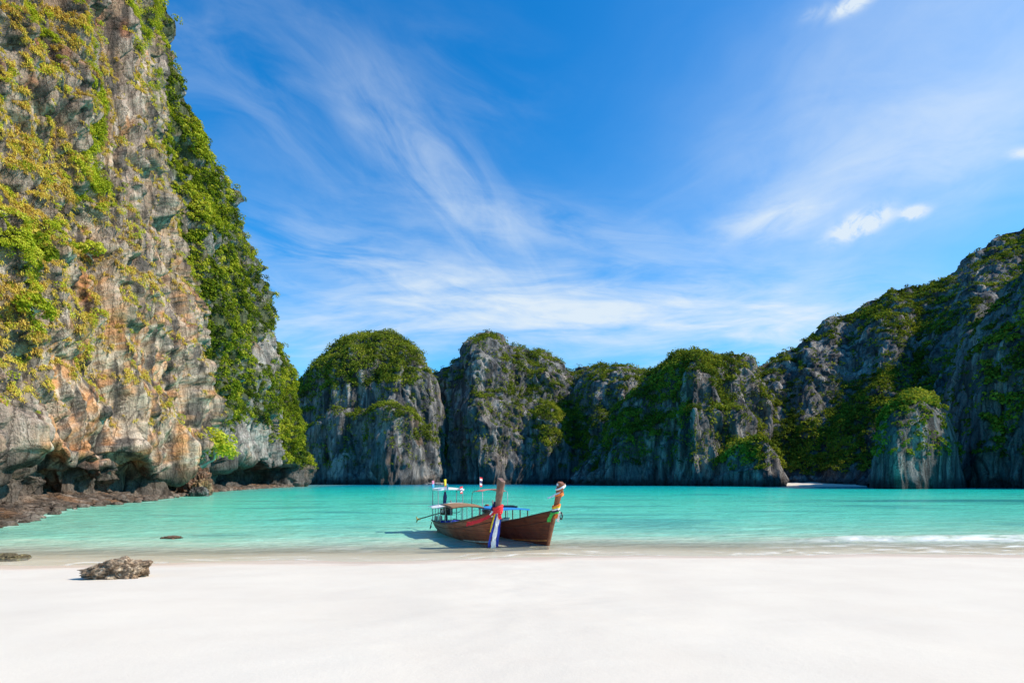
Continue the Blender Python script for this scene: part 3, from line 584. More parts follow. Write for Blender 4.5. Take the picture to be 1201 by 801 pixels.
# ------------------------------------------------------------------ boulders
import bmesh
def boulder(name, label, cat, px, py_base, dist, w_, d_, h_, seed, colr, rough=.35, group=None, m=None, sink=.15, rotz=0.0, cell=.35, zbase=None, taper=0.):
    bm = bmesh.new(); bmesh.ops.create_icosphere(bm, subdivisions=6, radius=1)
    me = bpy.data.meshes.new(name); bm.to_mesh(me); bm.free()
    V = np.empty(len(me.vertices) * 3); me.vertices.foreach_get('co', V); V = V.reshape(-1, 3)
    D = V.copy(); V = np.sign(V) * np.abs(V) ** .8
    S = V * c3(w_ / 2, d_ / 2, h_ * .75)
    big = fbm(D * 1.6 + seed, 3, 500 + seed); f1, f2, ci = worley((S + seed * 3) / cell, 70 + seed % 20); g1, g2, gi = worley((S + seed * 3) / (cell * .38), 71 + seed % 20)
    sc = min(w_, d_, h_ * 1.3)
    S = S * (1 + .30 * big)[:, None] + D * (sc * rough * ((ci - .5) * .35 + np.minimum(f2 - f1, .35) * .55 + (gi - .5) * .16 + np.minimum(g2 - g1, .3) * .25))[:, None]
    S[:, 2] += h_ * (.25 - sink)
    S[:, 2] *= 1 - taper * sst(-S[:, 0], -w_ * .05, w_ * .55)
    ca, sa = math.cos(rotz), math.sin(rotz); S = np.stack([S[:, 0] * ca - S[:, 1] * sa, S[:, 0] * sa + S[:, 1] * ca, S[:, 2]], -1)
    me.vertices.foreach_set('co', S.astype(np.float32).ravel())
    cc = np.broadcast_to(colr[0], S.shape).copy(); cc = lerp(cc, colr[1], sst(fbm(S / (cell * .8) + seed, 3, 510), -.1, .5)); cc = lerp(cc, colr[2], sst(.22 - np.minimum(f2 - f1, g2 - g1), 0, .2) * .7)
    a = me.attributes.new('Col', 'FLOAT_COLOR', 'POINT'); a.data.foreach_set('color', np.concatenate([cc, np.ones((len(cc), 1))], 1).astype(np.float32).ravel())
    me.polygons.foreach_set('use_smooth', np.ones(len(me.polygons), bool)); me.materials.append(m or ROCK_FINE); me.update()
    o = link(bpy.data.objects.new(name, me)); x = (px - CX) / FPX * dist
    o.location = (x, dist, EYE + (HY - py_base) / FPX * dist if zbase is None else zbase)
    return tag(o, label, cat, group)
ROCK_FINE = rock_mat('barnacled rock', 9.0, .05)
BARN = (c3(.40, .27, .17), c3(.66, .50, .34), c3(.09, .06, .04)); BROWN = (c3(.26, .13, .075), c3(.33, .22, .15), c3(.06, .045, .035)); ALGAE = (c3(.20, .16, .08), c3(.25, .20, .10), c3(.08, .06, .04))
boulder('beach_rock', 'jagged barnacled brown rock lying on the white sand', 'rock', 137, 672, 13.6, 1.38, .75, .36, 3, BARN, .42, rotz=.12, cell=.24, sink=.10, taper=.6)
boulder('tidal_rock', 'low olive brown rock at the water edge behind the jagged beach rock', 'rock', 8, 657, 19.0, 1.15, .8, .22, 5, ALGAE, .4, cell=.3)
boulder('tidal_rock', 'small brown rock just breaking the turquoise shallows', 'rock', 201, 632, 25.5, .95, .6, .14, 6, BROWN, .4, cell=.3)
for lab, x, yb, dd, w_, d_, h_, sd2, cl_ in (
        ('large reddish boulder under the bright green bush at the cliff foot', 233, 575, 98, 3.6, 3.0, 4.3, 11, BROWN),
        ('ochre rounded boulder stacked in front of the reddish one', 236, 576, 95, 2.3, 2.0, 2.3, 12, (c3(.36, .22, .10), c3(.40, .28, .16), c3(.10, .07, .05))),
        ('dark grey wet boulder at the waterline below the ochre one', 234, 581, 92, 2.6, 2.0, 1.5, 13, (c3(.12, .11, .10), c3(.22, .20, .18), c3(.04, .04, .04))),
        ('brown boulder leaning on the cliff beside the dark cleft', 222, 577, 97, 2.8, 2.2, 3.2, 14, BROWN)):
    boulder('boulder', lab, 'boulder', x, yb, dd, w_, d_, h_, sd2, cl_, .4, 'boulders at the cliff foot', ROCK_NEAR, cell=1.2)
# loose stones along the shelf edge and under the overhang: nobody could count them
rng = rs(77); n_ = 230; kk = rng.uniform(1.2, 11.2, n_); a0 = np.stack([np.interp(kk, range(len(SH)), SHA[:, j]) for j in (0, 1)], -1); b0 = np.stack([np.interp(kk, range(len(SH)), SHB[:, j]) for j in (0, 1)], -1)
cen = a0 + (b0 - a0) * (rng.rand(n_) ** 1.6 * .7 - .03)[:, None]
bm = bmesh.new(); bmesh.ops.create_icosphere(bm, subdivisions=2, radius=1); bv = np.array([v.co for v in bm.verts]); bf = np.array([[v.index for v in f.verts] for f in bm.faces]); bm.free()
Vs, Fs = [], []
for j in range(n_):
    s_ = rng.uniform(.08, .32) * (1 + cen[j, 1] / 90); v_ = bv * (1 + .35 * perlin(bv * 1.7 + j, 3))[:, None] * s_ * c3(rng.uniform(.8, 1.5), rng.uniform(.8, 1.3), rng.uniform(.5, .9))
    t_ = np.interp(np.hypot(*(cen[j] - a0[j])) / np.hypot(*(b0[j] - a0[j])), [0, .1, .35, 1], [0, .25, .6, 1.3]) * np.interp(kk[j], [0, 2, 4, 6, 7, 12], [.25, .5, .9, .7, .5, .45])
    Vs.append(v_ + c3(cen[j, 0], cen[j, 1], t_)); Fs.append(bf + len(bv) * j)
Vs = np.concatenate(Vs); cc = lerp(np.broadcast_to(c3(.14, .105, .08), Vs.shape).copy(), c3(.26, .21, .17), sst(fbm(Vs / 1.5, 3, 520), -.1, .5))
tag(mesh_np('rubble', Vs, np.concatenate(Fs), ROCK_NEAR, colr=cc), kind='stuff')

# ------------------------------------------------------------------ single shrubs that stand out on the near wall
BARK = plain('pale bark', (.42, .38, .32), .9, var=.3, scale=3)
class MB:
    """boxes, tubes, strips and lofts gathered into one mesh"""
    def __init__(s): s.v = []; s.f = []
    def add(s, vs, fs):
        b = len(s.v); s.v += [tuple(p) for p in vs]; s.f += [tuple(i + b for i in f) for f in fs]; return s
    def box(s, c, d, rot=None):
        c = Vector(c); vs = []
        for z in (-1, 1):
            for y, x in ((-1, -1), (-1, 1), (1, 1), (1, -1)):
                p = Vector((x * d[0] / 2, y * d[1] / 2, z * d[2] / 2)); vs.append(c + (rot @ p if rot else p))
        return s.add(vs, [(3, 2, 1, 0), (4, 5, 6, 7), (0, 1, 5, 4), (1, 2, 6, 5), (2, 3, 7, 6), (3, 0, 4, 7)])
    def tube(s, pts, r, n=8, flat=1.0):
        pts = [Vector(p) for p in pts]; rr = r if isinstance(r, (list, tuple)) else [r] * len(pts); vs = []; fs = []
        for i, p in enumerate(pts):
            t = (pts[min(i + 1, len(pts) - 1)] - pts[max(i - 1, 0)]).normalized()
            a = t.cross(Vector((0, 0, 1)) if abs(t.z) < .9 else Vector((1, 0, 0))).normalized(); b = t.cross(a)
            for k in range(n):
                q = 2 * math.pi * k / n; vs.append(p + (a * math.cos(q) + b * math.sin(q) * flat) * rr[i])
        for i in range(len(pts) - 1):
            for k in range(n): fs.append((i * n + k, i * n + (k + 1) % n, (i + 1) * n + (k + 1) % n, (i + 1) * n + k))
        fs += [tuple(range(n - 1, -1, -1)), tuple(range((len(pts) - 1) * n, len(pts) * n))]
        return s.add(vs, fs)
    def sheet(s, rows, th=.02):
        """rows of points -> a closed sheet of thickness th"""
        nr, nc = len(rows), len(rows[0]); P = np.array([[tuple(p) for p in r] for r in rows]); nn = normals(P) if nr > 1 and nc > 1 else 0
        top = (P + nn * th / 2).reshape(-1, 3); bot = (P - nn * th / 2).reshape(-1, 3); N = nr * nc; fs = []
        for i in range(nr - 1):
            for j in range(nc - 1):
                a = i * nc + j; fs.append((a, a + 1, a + nc + 1, a + nc)); fs.append((N + a + nc, N + a + nc + 1, N + a + 1, N + a))
        ed = [(j, j + 1) for j in range(nc - 1)] + [(i * nc + nc - 1, (i + 1) * nc + nc - 1) for i in range(nr - 1)] + [((nr - 1) * nc + j + 1, (nr - 1) * nc + j) for j in range(nc - 1)] + [((i + 1) * nc, i * nc) for i in range(nr - 1)]
        fs += [(b, a, N + a, N + b) for a, b in ed]
        return s.add(np.concatenate([top, bot]), fs)
    def build(s, name, m, parent=None, smooth=False, bevel=0.0, attr=None):
        me = bpy.data.meshes.new(name); me.from_pydata(s.v, [], s.f); me.materials.append(m); me.update()
        bm_ = bmesh.new(); bm_.from_mesh(me); bmesh.ops.recalc_face_normals(bm_, faces=bm_.faces)
        if bevel: bmesh.ops.bevel(bm_, geom=[e for e in bm_.edges if e.calc_face_angle(0) > .6], offset=bevel, segments=1, affect='EDGES')
        bm_.to_mesh(me); bm_.free()
        if smooth: me.polygons.foreach_set('use_smooth', np.ones(len(me.polygons), bool)); me.set_sharp_from_angle(angle=R(50))
        return link(bpy.data.objects.new(name, me), parent)
def empty(name, loc, rz=0.0, label=None, cat=None, group=None):
    o = bpy.data.objects.new(name, None); link(o); o.location = loc; o.rotation_euler = (0, 0, rz); o.empty_display_size = .3
    return tag(o, label, cat, group)
def shrub(label, x, y, size, tint, seed, reach=.7, bare=False):
    p, nn = on_wall(x, y); rng = rs(seed); root = empty('cliff_shrub', p, 0, label, 'shrub', 'single shrubs on the near cliff')
    out = Vector((nn.x, nn.y, 0)).normalized(); up = Vector((0, 0, 1)); side = out.cross(up); t = MB(); tips = []
    base = -out * .5; fork = out * size * reach * .5 + up * size * .25; t.tube([base, base + (fork - base) * .5 + up * .05, fork], [size * .06, size * .05, size * .04])
    for k in range(7):
        a = -1.2 + 2.4 * k / 6 + rng.uniform(-.15, .15); e = fork + (side * math.sin(a) + up * math.cos(a) * .85 + out * rng.uniform(.1, .5)) * size * rng.uniform(.55, .9)
        t.tube([fork, (fork + e) / 2 + up * size * .06, e], [size * .032, size * .022, size * .01], 6); tips.append(e)
    t.build('trunk', BARK, root, True)
    cs = np.array([tuple(e) for e in tips for _ in range(3)]) + rng.normal(size=(len(tips) * 3, 3)) * size * .16
    V, F, tt = leaf_cloud(cs, np.broadcast_to(np.array(out), cs.shape), rng.uniform(.2, .38, len(cs)) * size, 70, .085 * size + .10, np.full(len(cs), tint) + rng.normal(size=len(cs)) * .1, rng)
    mesh_np('crown', V, F, LEAF_NEAR, root, False, {'tint': tt})
shrub('dark green spreading shrub with pale bare branches among golden grass', 46, 318, 2.6, .22, 1)
shrub('small bright green shrub on a pale trunk below the dark spreading one', 38, 372, 1.7, .55, 2)
shrub('bright lime green bush over the reddish boulders at the foot of the cliff', 238, 549, 5.6, .78, 3)
shrub('yellow green shrub on the ledge beside the orange rock streaks', 108, 306, 1.8, .8, 4)

# ------------------------------------------------------------------ long-tail boats
def hull_wood(name, a, b_, grey, greyx):
    """varnished planks weathering to grey towards the stern; local x runs to the bow"""
    m, n, out = mat(name); bs = n.n('ShaderNodeBsdfPrincipled'); o_ = n.obj(); x, y, z = n.sep(o_)
    grain = n.noise(n.vm('MULTIPLY', o_, (1.2, 1, 14)), 2.2, 6, .65, .4); blotch = n.noise(o_, 1.7, 5, .6)
    c = n.mix(n.ss(grain, .3, .7), (*a, 1), (*b_, 1)); c = n.mix(n.ss(blotch, .5, .75, 0, .5), c, (a[0] * .35, a[1] * .35, a[2] * .4, 1))
    c = n.mix(n.m('MULTIPLY', n.ss(n.m('ADD', x, n.m('MULTIPLY', blotch, 1.5)), greyx, greyx + 2.6, 1, 0), .8), c, n.mix(n.ss(grain, .3, .7), (*[v * .6 for v in grey], 1), (*grey, 1)))
    seam = n.m('ABSOLUTE', n.m('SUBTRACT', n.m('FRACT', n.m('MULTIPLY', n.m('SUBTRACT', z, n.m('MULTIPLY', n.m('MULTIPLY', x, x), .008)), 6.0)), .5))
    sm_ = n.ss(seam, .44, .5); c = n.mix(n.m('MULTIPLY', sm_, .6), c, (.02, .012, .008, 1))
    n.l.new(c, bs.inputs['Base Color']); n.l.new(n.ss(blotch, .3, .7, .38, .7), bs.inputs['Roughness'])
    n.l.new(n.bump(n.m('SUBTRACT', n.m('MULTIPLY', grain, .35), sm_), .6, .02), bs.inputs['Normal']); n.l.new(bs.outputs[0], out); return m
WOOD1 = hull_wood('reddish hull planks', (.20, .038, .012), (.40, .092, .026), (.36, .26, .19), -.8)
WOOD2 = hull_wood('dark hull planks', (.09, .026, .013), (.17, .052, .022), (.16, .12, .09), -1.5)
POST1 = plain('weathered stem wood', (.225, .125, .09), .7, var=.35, scale=5, bump=.4); POST2 = plain('red brown stem wood', (.26, .095, .045), .6, var=.3, scale=5, bump=.4)
TRIM = plain('dark rail wood', (.085, .04, .024), .6, var=.3); DECK = plain('grey deck boards', (.33, .27, .21), .8, var=.3, scale=4)
WHITE = plain('white tarpaulin', (.80, .80, .79), .6, var=.06); STEEL = plain('galvanised pipe', (.30, .31, .31), .45, .6); BLACK = plain('black oily metal', (.03, .03, .032), .45, .2, .4); RED = plain('red cloth', (.75, .025, .03), .75, var=.15)
REDP = plain('red paint', (.55, .05, .03), .4); BLUE = plain('royal blue cloth', (.02, .05, .42), .75); SKYB = plain('bright blue tarpaulin', (.02, .25, .62), .6, var=.12); TAN = plain('tan canvas', (.30, .155, .07), .8); SALMON = plain('faded red canvas', (.62, .20, .15), .8)
YEL = plain('yellow cloth', (.85, .62, .02), .75); GRN = plain('green cloth', (.05, .45, .08), .75); ORG = plain('orange cloth', (.80, .20, .03), .75); WCL = plain('white cloth', (.82, .81, .80), .8, var=.08); NAVY = plain('navy cloth', (.015, .02, .09), .8); PINK = plain('faded pink cloth', (.55, .20, .32), .8); LBLU = plain('light blue cloth', (.03, .35, .75), .7)
STRIPE = plain('pale painted stripe', (.62, .52, .42), .7, var=.35, scale=3); STRIPE2 = plain('orange painted stripe', (.50, .22, .06), .7, var=.4, scale=3); CREAMP = plain('cream jerrycan plastic', (.62, .55, .42), .5, var=.25, scale=6); BRONZE = plain('brass', (.50, .32, .10), .35, .8)

L = 7.6
def curve(us_, vs_):
    x = np.linspace(0, 1, 241); y = np.interp(x, us_, vs_); kk_ = np.hanning(31); kk_ /= kk_.sum(); p_ = np.pad(y, 15, 'reflect', reflect_type='odd')
    y2 = np.convolve(p_, kk_, 'valid'); return lambda u: float(np.interp(u, x, y2))
beam = curve([0, .08, .3, .5, .7, .85, .93, .98, 1], [.56, .66, .80, .83, .74, .52, .32, .14, .045])
sheer = curve([0, .2, .4, .6, .8, .92, 1], [.56, .56, .60, .72, .98, 1.22, 1.40])
keel = curve([0, .15, .35, .9, 1], [-.02, -.16, -.22, -.20, -.16])
def rake(u, z, rk): return rk * (z + .16) * np.clip((u - .55) / .45, 0, 1) ** 1.5
def hull_pt(u, q, side, rk, off=0.0):
    """u along the boat (0 stern, 1 bow), q up the side (0 keel, 1 rail)"""
    zk, zs, b = keel(u), sheer(u), beam(u); fl = np.interp(u, [0, .6, 1], [.42, .5, .95])
    y = b * (q ** fl) + off; z = zk + (zs - zk) * q ** 1.25
    return Vector((L * (u - .5) + rake(u, z, rk), side * y, z))
def half_w(u, z):
    q = max(0., (z - keel(u)) / (sheer(u) - keel(u))) ** .8; return beam(u) * q ** float(np.interp(u, [0, .6, 1], [.42, .5, .95]))
def make_boat(loc, rz, label, wood, post, stripe, stripe_q, rk, post_top, post_w):
    root = empty('longtail_boat', loc, rz, label, 'boat', 'wooden longtail boats at the waterline')
    us = list(np.linspace(0, .8, 33)) + list(np.linspace(.815, 1, 16)); qs = np.linspace(0, 1, 15); h = MB()
    rows = [[hull_pt(u, q, -1, rk) for q in qs[::-1]] + [hull_pt(u, q, 1, rk) for q in qs[1:]] for u in us]
    rin = [[Vector((p.x - (.0 if u < .9 else .05), p.y * (1 - .045 / max(beam(u), .12)), min(p.z + .045 * (1 - abs(p.y) / max(beam(u), .05)), p.z + .04))) for p in r] for u, r in zip(us, rows)]
    nr, nc = len(rows), len(rows[0]); vs = [p for r in rows for p in r] + [p for r in rin for p in r]; N = nr * nc; fs = []
    for i in range(nr - 1):
        for j in range(nc - 1):
            a = i * nc + j; fs += [(a, a + 1, a + nc + 1, a + nc), (N + a + nc, N + a + nc + 1, N + a + 1, N + a)]
        for j in (0, nc - 1): a = i * nc + j; fs.append((a, a + nc, N + a + nc, N + a))
    h.add(vs, fs); tr_ = rows[0]; h.add(tr_ + [p + Vector((.05, 0, 0)) for p in tr_], [tuple(range(nc)), tuple(range(2 * nc - 1, nc - 1, -1))] + [(j, j + 1, nc + j + 1, nc + j) for j in range(nc - 1)])
    h.add(rows[-1] + [p - Vector((.05, 0, 0)) for p in rows[-1]], [tuple(range(nc)), tuple(range(2 * nc - 1, nc - 1, -1))])
    hull = h.build('hull', wood, root, True)
    for sg in (-1, 1):
        t = MB(); t.tube([hull_pt(u, 1, sg, rk, .012) + Vector((0, 0, .012)) for u in us], .036, 8).build('rail', TRIM, root, True)
        t = MB(); t.tube([hull_pt(u, .80, sg, rk, .012) for u in us[4:]], .018, 6).build('rubbing_strake', TRIM, root, True)
        t = MB(); kq = int(stripe_q * 14); t.sheet([[hull_pt(u, qs[kq], sg, rk, .012).lerp(hull_pt(u, qs[kq + 1], sg, rk, .012), f_) for u in us[26:-1]] for f_ in (.15, .75)], .008).build('painted_stripe', stripe, hull)
    # stem post: broad at the head, following the rake
    p = MB(); zs = [-.18, .4, .9, 1.3, 1.7, 2.1, post_top - .12, post_top]; wd = [.10, .13, .15, .17, post_w * .62, post_w * .8, post_w, post_w * 1.06]; th = [.07, .09, .10, .11, .12, .13, .15, .15]
    vs = []; fs = []
    for z, w_, t_ in zip(zs, wd, th):
        x = L * .5 + rk * (z + .16) + .02 + (.03 * max(0, z - 1.3) ** 2)
        for a, b2 in ((-.5, -1), (.5, -.8), (.62, 0), (.5, .8), (-.5, 1)): vs.append((x + a * w_, b2 * t_ * .72, z - (a * w_ * .35 if z > 1.5 else 0)))
    for i in range(len(zs) - 1):
        for j in range(5): fs.append((i * 5 + j, i * 5 + (j + 1) % 5, i * 5 + 5 + (j + 1) % 5, i * 5 + 5 + j))
    fs += [(4, 3, 2, 1, 0), tuple(range(len(zs) * 5 - 5, len(zs) * 5))]
    p.add(vs, fs).build('stem_post', post, root, False, .012)
    d = MB(); dk = [(u, -.5 + .5) for u in np.linspace(.03, .86, 24)]
    d.sheet([[Vector((L * (u - .5), sg * half_w(u, .18 if u < .72 else .18 + (u - .72) * 2.2) * .93, .18 if u < .72 else .18 + (u - .72) * 2.2)) for sg in (-1, -.5, 0, .5, 1)] for u, _ in dk], .03).build('deck', DECK, root)
    for u in (.30, .44, .58): MB().box((L * (u - .5), 0, sheer(u) - .14), (.24, beam(u) * 1.86, .04)).build('thwart', DECK, root, False, .006)
    f = MB(); f.sheet([[Vector((hull_pt(u, 1, sg, rk).x, hull_pt(u, 1, sg, rk).y * .93, sheer(u) - .03)) for sg in (-1, -.4, .4, 1)] for u in np.linspace(.80, .985, 10)], .03).build('foredeck', DECK, root)
    return root
def pipe_frame(root, name, pts, r=.018, m=None): return MB().tube(pts, r, 7).build(name, m or STEEL, root, True)
def roof(root, name, x0, x1, hw, z0, z1, camber, m, th=.03, nx=9, sag=.0):
    rows = [[Vector((x0 + (x1 - x0) * i / (nx - 1), -hw + 2 * hw * j / 8, z0 + (z1 - z0) * i / (nx - 1) + camber * (1 - (j / 4 - 1) ** 2) + sag * math.sin(i / (nx - 1) * math.pi))) for j in range(9)] for i in range(nx)]
    return MB().sheet(rows, th).build(name, m, root, True)
def flag(root, x, y, z0, z1, stuff, wid, hgt, ang, tri=False):
    wid *= 1.35; hgt *= 1.3; z1 += .04
    """a pole with its cloth: stuff is a list of (material, share of the height)"""
    pole = MB().tube([(x, y, z0), (x, y, z1)], .010, 6).build('flag_pole', STEEL, root, True)
    a = 0.0; ca, sa = math.cos(ang), math.sin(ang)
    for m_, sh_ in stuff:
        rows = []
        for j in (0, .5, 1):
            v = (a + sh_ * j); r_ = []
            for i in range(9):
                u = i / 8; k = (1 - u) if tri else 1; dz_ = -(v - .5) * hgt * k - hgt * .5 - .12 * u * hgt
                wv = .05 * math.sin(u * 7 + v) * u; r_.append(Vector((x + ca * u * wid - sa * wv, y + sa * u * wid + ca * wv, z1 + dz_)))
            rows.append(r_)
        MB().sheet(rows, .008).build('flag_cloth', m_, pole, True); a += sh_
def engine(root, x, yaw, m_block):
    """car engine on a swivel post, long propeller shaft astern"""
    e = empty('engine', (x, 0, 0)); e.parent = root; ca, sa = math.cos(yaw), math.sin(yaw)
    q = lambda a, b, c: (a * ca - b * sa, a * sa + b * ca, c)
    rot = Matrix.Rotation(yaw, 3, 'Z')
    MB().tube([(0, 0, .2), (0, 0, .82)], .06, 10).build('swivel_post', BLACK, e, True)
    b = MB(); b.box(q(.05, 0, 1.02), (.62, .34, .34), rot); b.box(q(.12, 0, 1.24), (.46, .22, .12), rot); b.tube([q(-.3, 0, 1.0), q(-.34, 0, 1.0)], .17, 14); b.tube([q(.36, 0, 1.0), q(.42, 0, 1.0)], .13, 14); b.build('engine_block', BLACK, e, False, .012)
    MB().box(q(.10, 0, 1.335), (.40, .16, .06), rot).build('valve_cover', m_block, e, False, .015)
    MB().tube([q(.02, -.17, 1.05), q(.0, -.24, 1.08)], .10, 14).build('air_filter', WHITE, e, True)
    MB().tube([q(.2, .2, 1.1), q(.2, .3, 1.3), q(-.1, .32, 1.55)], .035, 8).build('exhaust_pipe', STEEL, e, True)
    MB().tube([q(.4, .05, .98), q(.9, .1, 1.0), q(1.25, .05, 1.08)], .02, 7).build('tiller', STEEL, e, True)
    s = MB().tube([q(-.3, 0, .98), q(-2.9, 0, .48)], .032, 8).build('propeller_shaft', BLACK, e, True)
    pr = MB(); pr.tube([q(-2.86, 0, .488), q(-3.02, 0, .457)], .05, 8)
    for k in range(3):
        an = 2 * math.pi * k / 3; pr.box(q(-2.95, .10 * math.cos(an), .47 + .10 * math.sin(an)), (.03, .15, .07), rot @ Matrix.Rotation(an, 3, 'X') @ Matrix.Rotation(.5, 3, 'Y'))
    pr.build('propeller', BRONZE, s)
HEAD = math.atan2(-.928, .372)
def place(px, py, d, fwd):   # boat centre from where its stem meets the sand
    x = (px - CX) / FPX * d; return (x - math.cos(HEAD) * fwd, d - math.sin(HEAD) * fwd, 0)
# -- boat with the red sash
RK1 = .30
b1 = make_boat(place(578, 641, 22.2, L * .5 - .05), HEAD, 'reddish brown longtail boat with white awnings and a red knot on its stem post', WOOD1, POST1, STRIPE, .30, RK1, 2.62, .36)
for y in (-.62, .62):
    pipe_frame(b1, 'roof_post', [(-3.42, y, .5), (-3.42, y, 1.9), (-3.38, y, 2.06), (-3.2, y, 2.10)], .022); pipe_frame(b1, 'roof_post', [(-2.32, y, .5), (-2.32, y, 2.08)], .02)
    pipe_frame(b1, 'roof_rail', [(-3.22, y, 2.10), (-2.25, y, 2.10)], .018)
roof(b1, 'stern_roof', -3.3, -2.2, .66, 2.15, 2.13, .05, WHITE, .09)
for x in (-2.7, -1.75, -.85, .1):
    for y in (-.66, .66): pipe_frame(b1, 'awning_post', [(x, y, .5), (x, y, 1.32)], .016)
rows = [[Vector((-3.2 + 1.95 * i / 8, -.92 + 1.66 * j / 8, 1.40 - .015 * i / 8 + .16 * math.sin((j / 8) ** .8 * 1.7) - .12 + .03 * math.sin(i * 1.1))) for j in range(9)] for i in range(9)]
MB().sheet(rows, .035).build('white_awning', WHITE, b1, True)
roof(b1, 'tan_awning', -1.25, .5, .70, 1.46, 1.38, .06, TAN, .03, sag=.03)
for y in (-.75, .75): MB().tube([(-1.3, y, 1.455), (-.5, y, 1.445), (.46, y, 1.35)], .028, 7).build('awning_edge', TRIM, b1, True)
MB().tube([(.46, -.77, 1.36), (.46, -.38, 1.41), (.46, 0, 1.44), (.46, .38, 1.41), (.46, .77, 1.36)], .03, 7).build('awning_edge', TRIM, b1, True)
engine(b1, -3.15, .28, REDP)
for y, x in ((-.42, -3.55), (-.16, -3.60), (.12, -3.6)):
    j = MB(); j.box((x, y, .60), (.17, .15, .40)); j.build('transom_post', CREAMP, b1, False, .03)
rows = [[Vector((-2.4 + 1.2 * i / 6, -.5 + 1.0 * k / 6, .56 + .05 * math.sin(i * 2.1) * math.cos(k * 1.7))) for k in range(7)] for i in range(7)]
t = MB().sheet(rows, .12).build('blue_tarpaulin', BLUE, None, True)
t.matrix_world = Matrix.Translation(b1.location) @ Matrix.Rotation(HEAD, 4, 'Z'); tag(t, 'folded royal blue tarpaulin lying in the front boat by its engine', 'tarpaulin')
MB().tube([(-3.82, -.25, .52), (-3.86, -.28, .3), (-3.87, -.26, .05), (-3.84, -.30, -.2)], .025, 7).build('stern_rope', BLACK, b1, True)
MB().tube([(-3.3, -.70, .5), (-3.2, -.80, .25), (-3.0, -.86, .2), (-2.8, -.84, .34)], .022, 7).build('side_rope', BLACK, b1, True)
flag(b1, -3.4, -.55, 2.1, 2.55, [(PINK, .5), (LBLU, .5)], .26, .26, -.6)
flag(b1, -2.4, -.2, 2.1, 2.62, [(YEL, 1)], .34, .26, -.5); flag(b1, -2.5, -.1, 2.1, 2.38, [(LBLU, 1)], .3, .2, -.3)
flag(b1, -2.28, .6, 1.9, 2.26, [(RED, .25), (WCL, .2), (NAVY, .2), (WCL, .15), (RED, .2)], .26, .26, -.7)
fp = MB().tube([(-2.95, -.15, 1.1), (-2.85, -.1, 2.5)], .02, 6).build('flag_pole', STEEL, b1, True)
MB().tube([(-2.93, -.15, 1.35), (-2.9, -.12, 1.75), (-2.88, -.12, 2.02)], [.07, .10, .05], 7).build('furled_flag', NAVY, fp, True); MB().tube([(-2.87, -.11, 2.25), (-2.85, -.1, 2.48)], [.06, .04], 7).build('furled_flag', PINK, fp, True)
# -- boat behind
RK2 = .44
b2 = make_boat(place(639, 640, 22.7, L * .5 - .05), HEAD + .02, 'dark brown longtail boat behind the other, under a low blue roof', WOOD2, POST2, STRIPE2, .33, RK2, 2.50, .26)
roof(b2, 'blue_roof', -2.3, .55, .74, 1.24, 1.25, .05, SKYB, .07)
for x in (-2.2, -1.3, -.4, .45):
    for y in (-.68, .68): pipe_frame(b2, 'roof_post', [(x, y, .5), (x, y, 1.22)], .028, TRIM)
for x, y in ((-.3, .1), (-1.0, .25)):
    r_ = MB().tube([(x - .28, y - .3, 1.36), (x + .2, y + .3, 1.36)], .07, 10, .7).build('rolled_mat', BLACK, None, True); r_.matrix_world = Matrix.Translation(b2.location) @ Matrix.Rotation(HEAD + .02, 4, 'Z')
    tag(r_, 'black rolled mat on the blue roof, ' + ('nearer to the bow' if x > -.5 else 'farther from the bow'), 'mat', 'rolled mats on the blue roof')
for y in (-.66, .66):
    pipe_frame(b2, 'canopy_post', [(-3.5, y, .5), (-3.5, y, 1.75), (-3.4, y, 1.95), (-3.1, y, 2.06)], .022); pipe_frame(b2, 'canopy_post', [(-1.9, y, .5), (-1.9, y, 1.95), (-2.0, y, 2.04), (-2.2, y, 2.06)], .018)
roof(b2, 'red_canopy', -3.2, -2.05, .62, 2.02, 2.06, .10, SALMON, .03)
engine(b2, -3.1, -.2, REDP)
for x, y, sz in ((-.2, -.2, .3), (-.9, .2, .26), (.3, .2, .24)): MB().box((x, y, .68), (sz, sz, sz * 1.1)).build('cargo_box', CREAMP, b2, False, .02)
flag(b2, -2.6, -.55, 2.1, 2.72, [(RED, .17), (WCL, .17), (NAVY, .32), (WCL, .17), (RED, .17)], .5, .36, 2.6)

# -- sashes tied round the stem posts (cloth that could be untied: things of their own)
def stem_x(z, rk): return L * .5 + rk * (z + .16) + .02 + .03 * max(0, z - 1.3) ** 2
def cloth(name, boat, rz, parts_, label, group='sashes tied to the stem posts'):
    root = empty(name, boat.location, rz, label, 'sash', group)
    for nm, pts, w0, w1, m_, ax in parts_:
        rows = []; K = 22
        P = np.array(pts, float); tt = np.linspace(0, 1, len(P)); ti = np.linspace(0, 1, K); C_ = np.stack([np.interp(ti, tt, P[:, k]) for k in range(3)], -1)
        for a in range(3): C_[1:-1] = (C_[:-2] + C_[1:-1] * 2 + C_[2:]) / 4
        for i in range(K):
            wd = (w0 + (w1 - w0) * ti[i]) * (1 + .12 * math.sin(i * 1.3)); r_ = []
            for j in range(7):
                v = j / 6 - .5; off = .028 * math.sin(j * 2.2 + i * .35); r_.append(Vector(C_[i]) + Vector(ax).normalized() * v * wd + Vector((.9, .42, 0)) * off)
            rows.append(r_)
        MB().sheet(rows, .012).build(nm, m_, root, True)
    return root
def wrap(z0, z1, rk, r, turns=2.2, tilt=.04, n=30):
    return [(stem_x(z0, rk) + (rk * (z1 - z0)) * i / n + math.cos(i / n * turns * 6.283) * r * 1.25, math.sin(i / n * turns * 6.283) * r, z0 + (z1 - z0) * i / n + tilt * math.sin(i / n * turns * 6.283)) for i in range(n + 1)]
sx = lambda z, o=.16: stem_x(z, RK1) + o
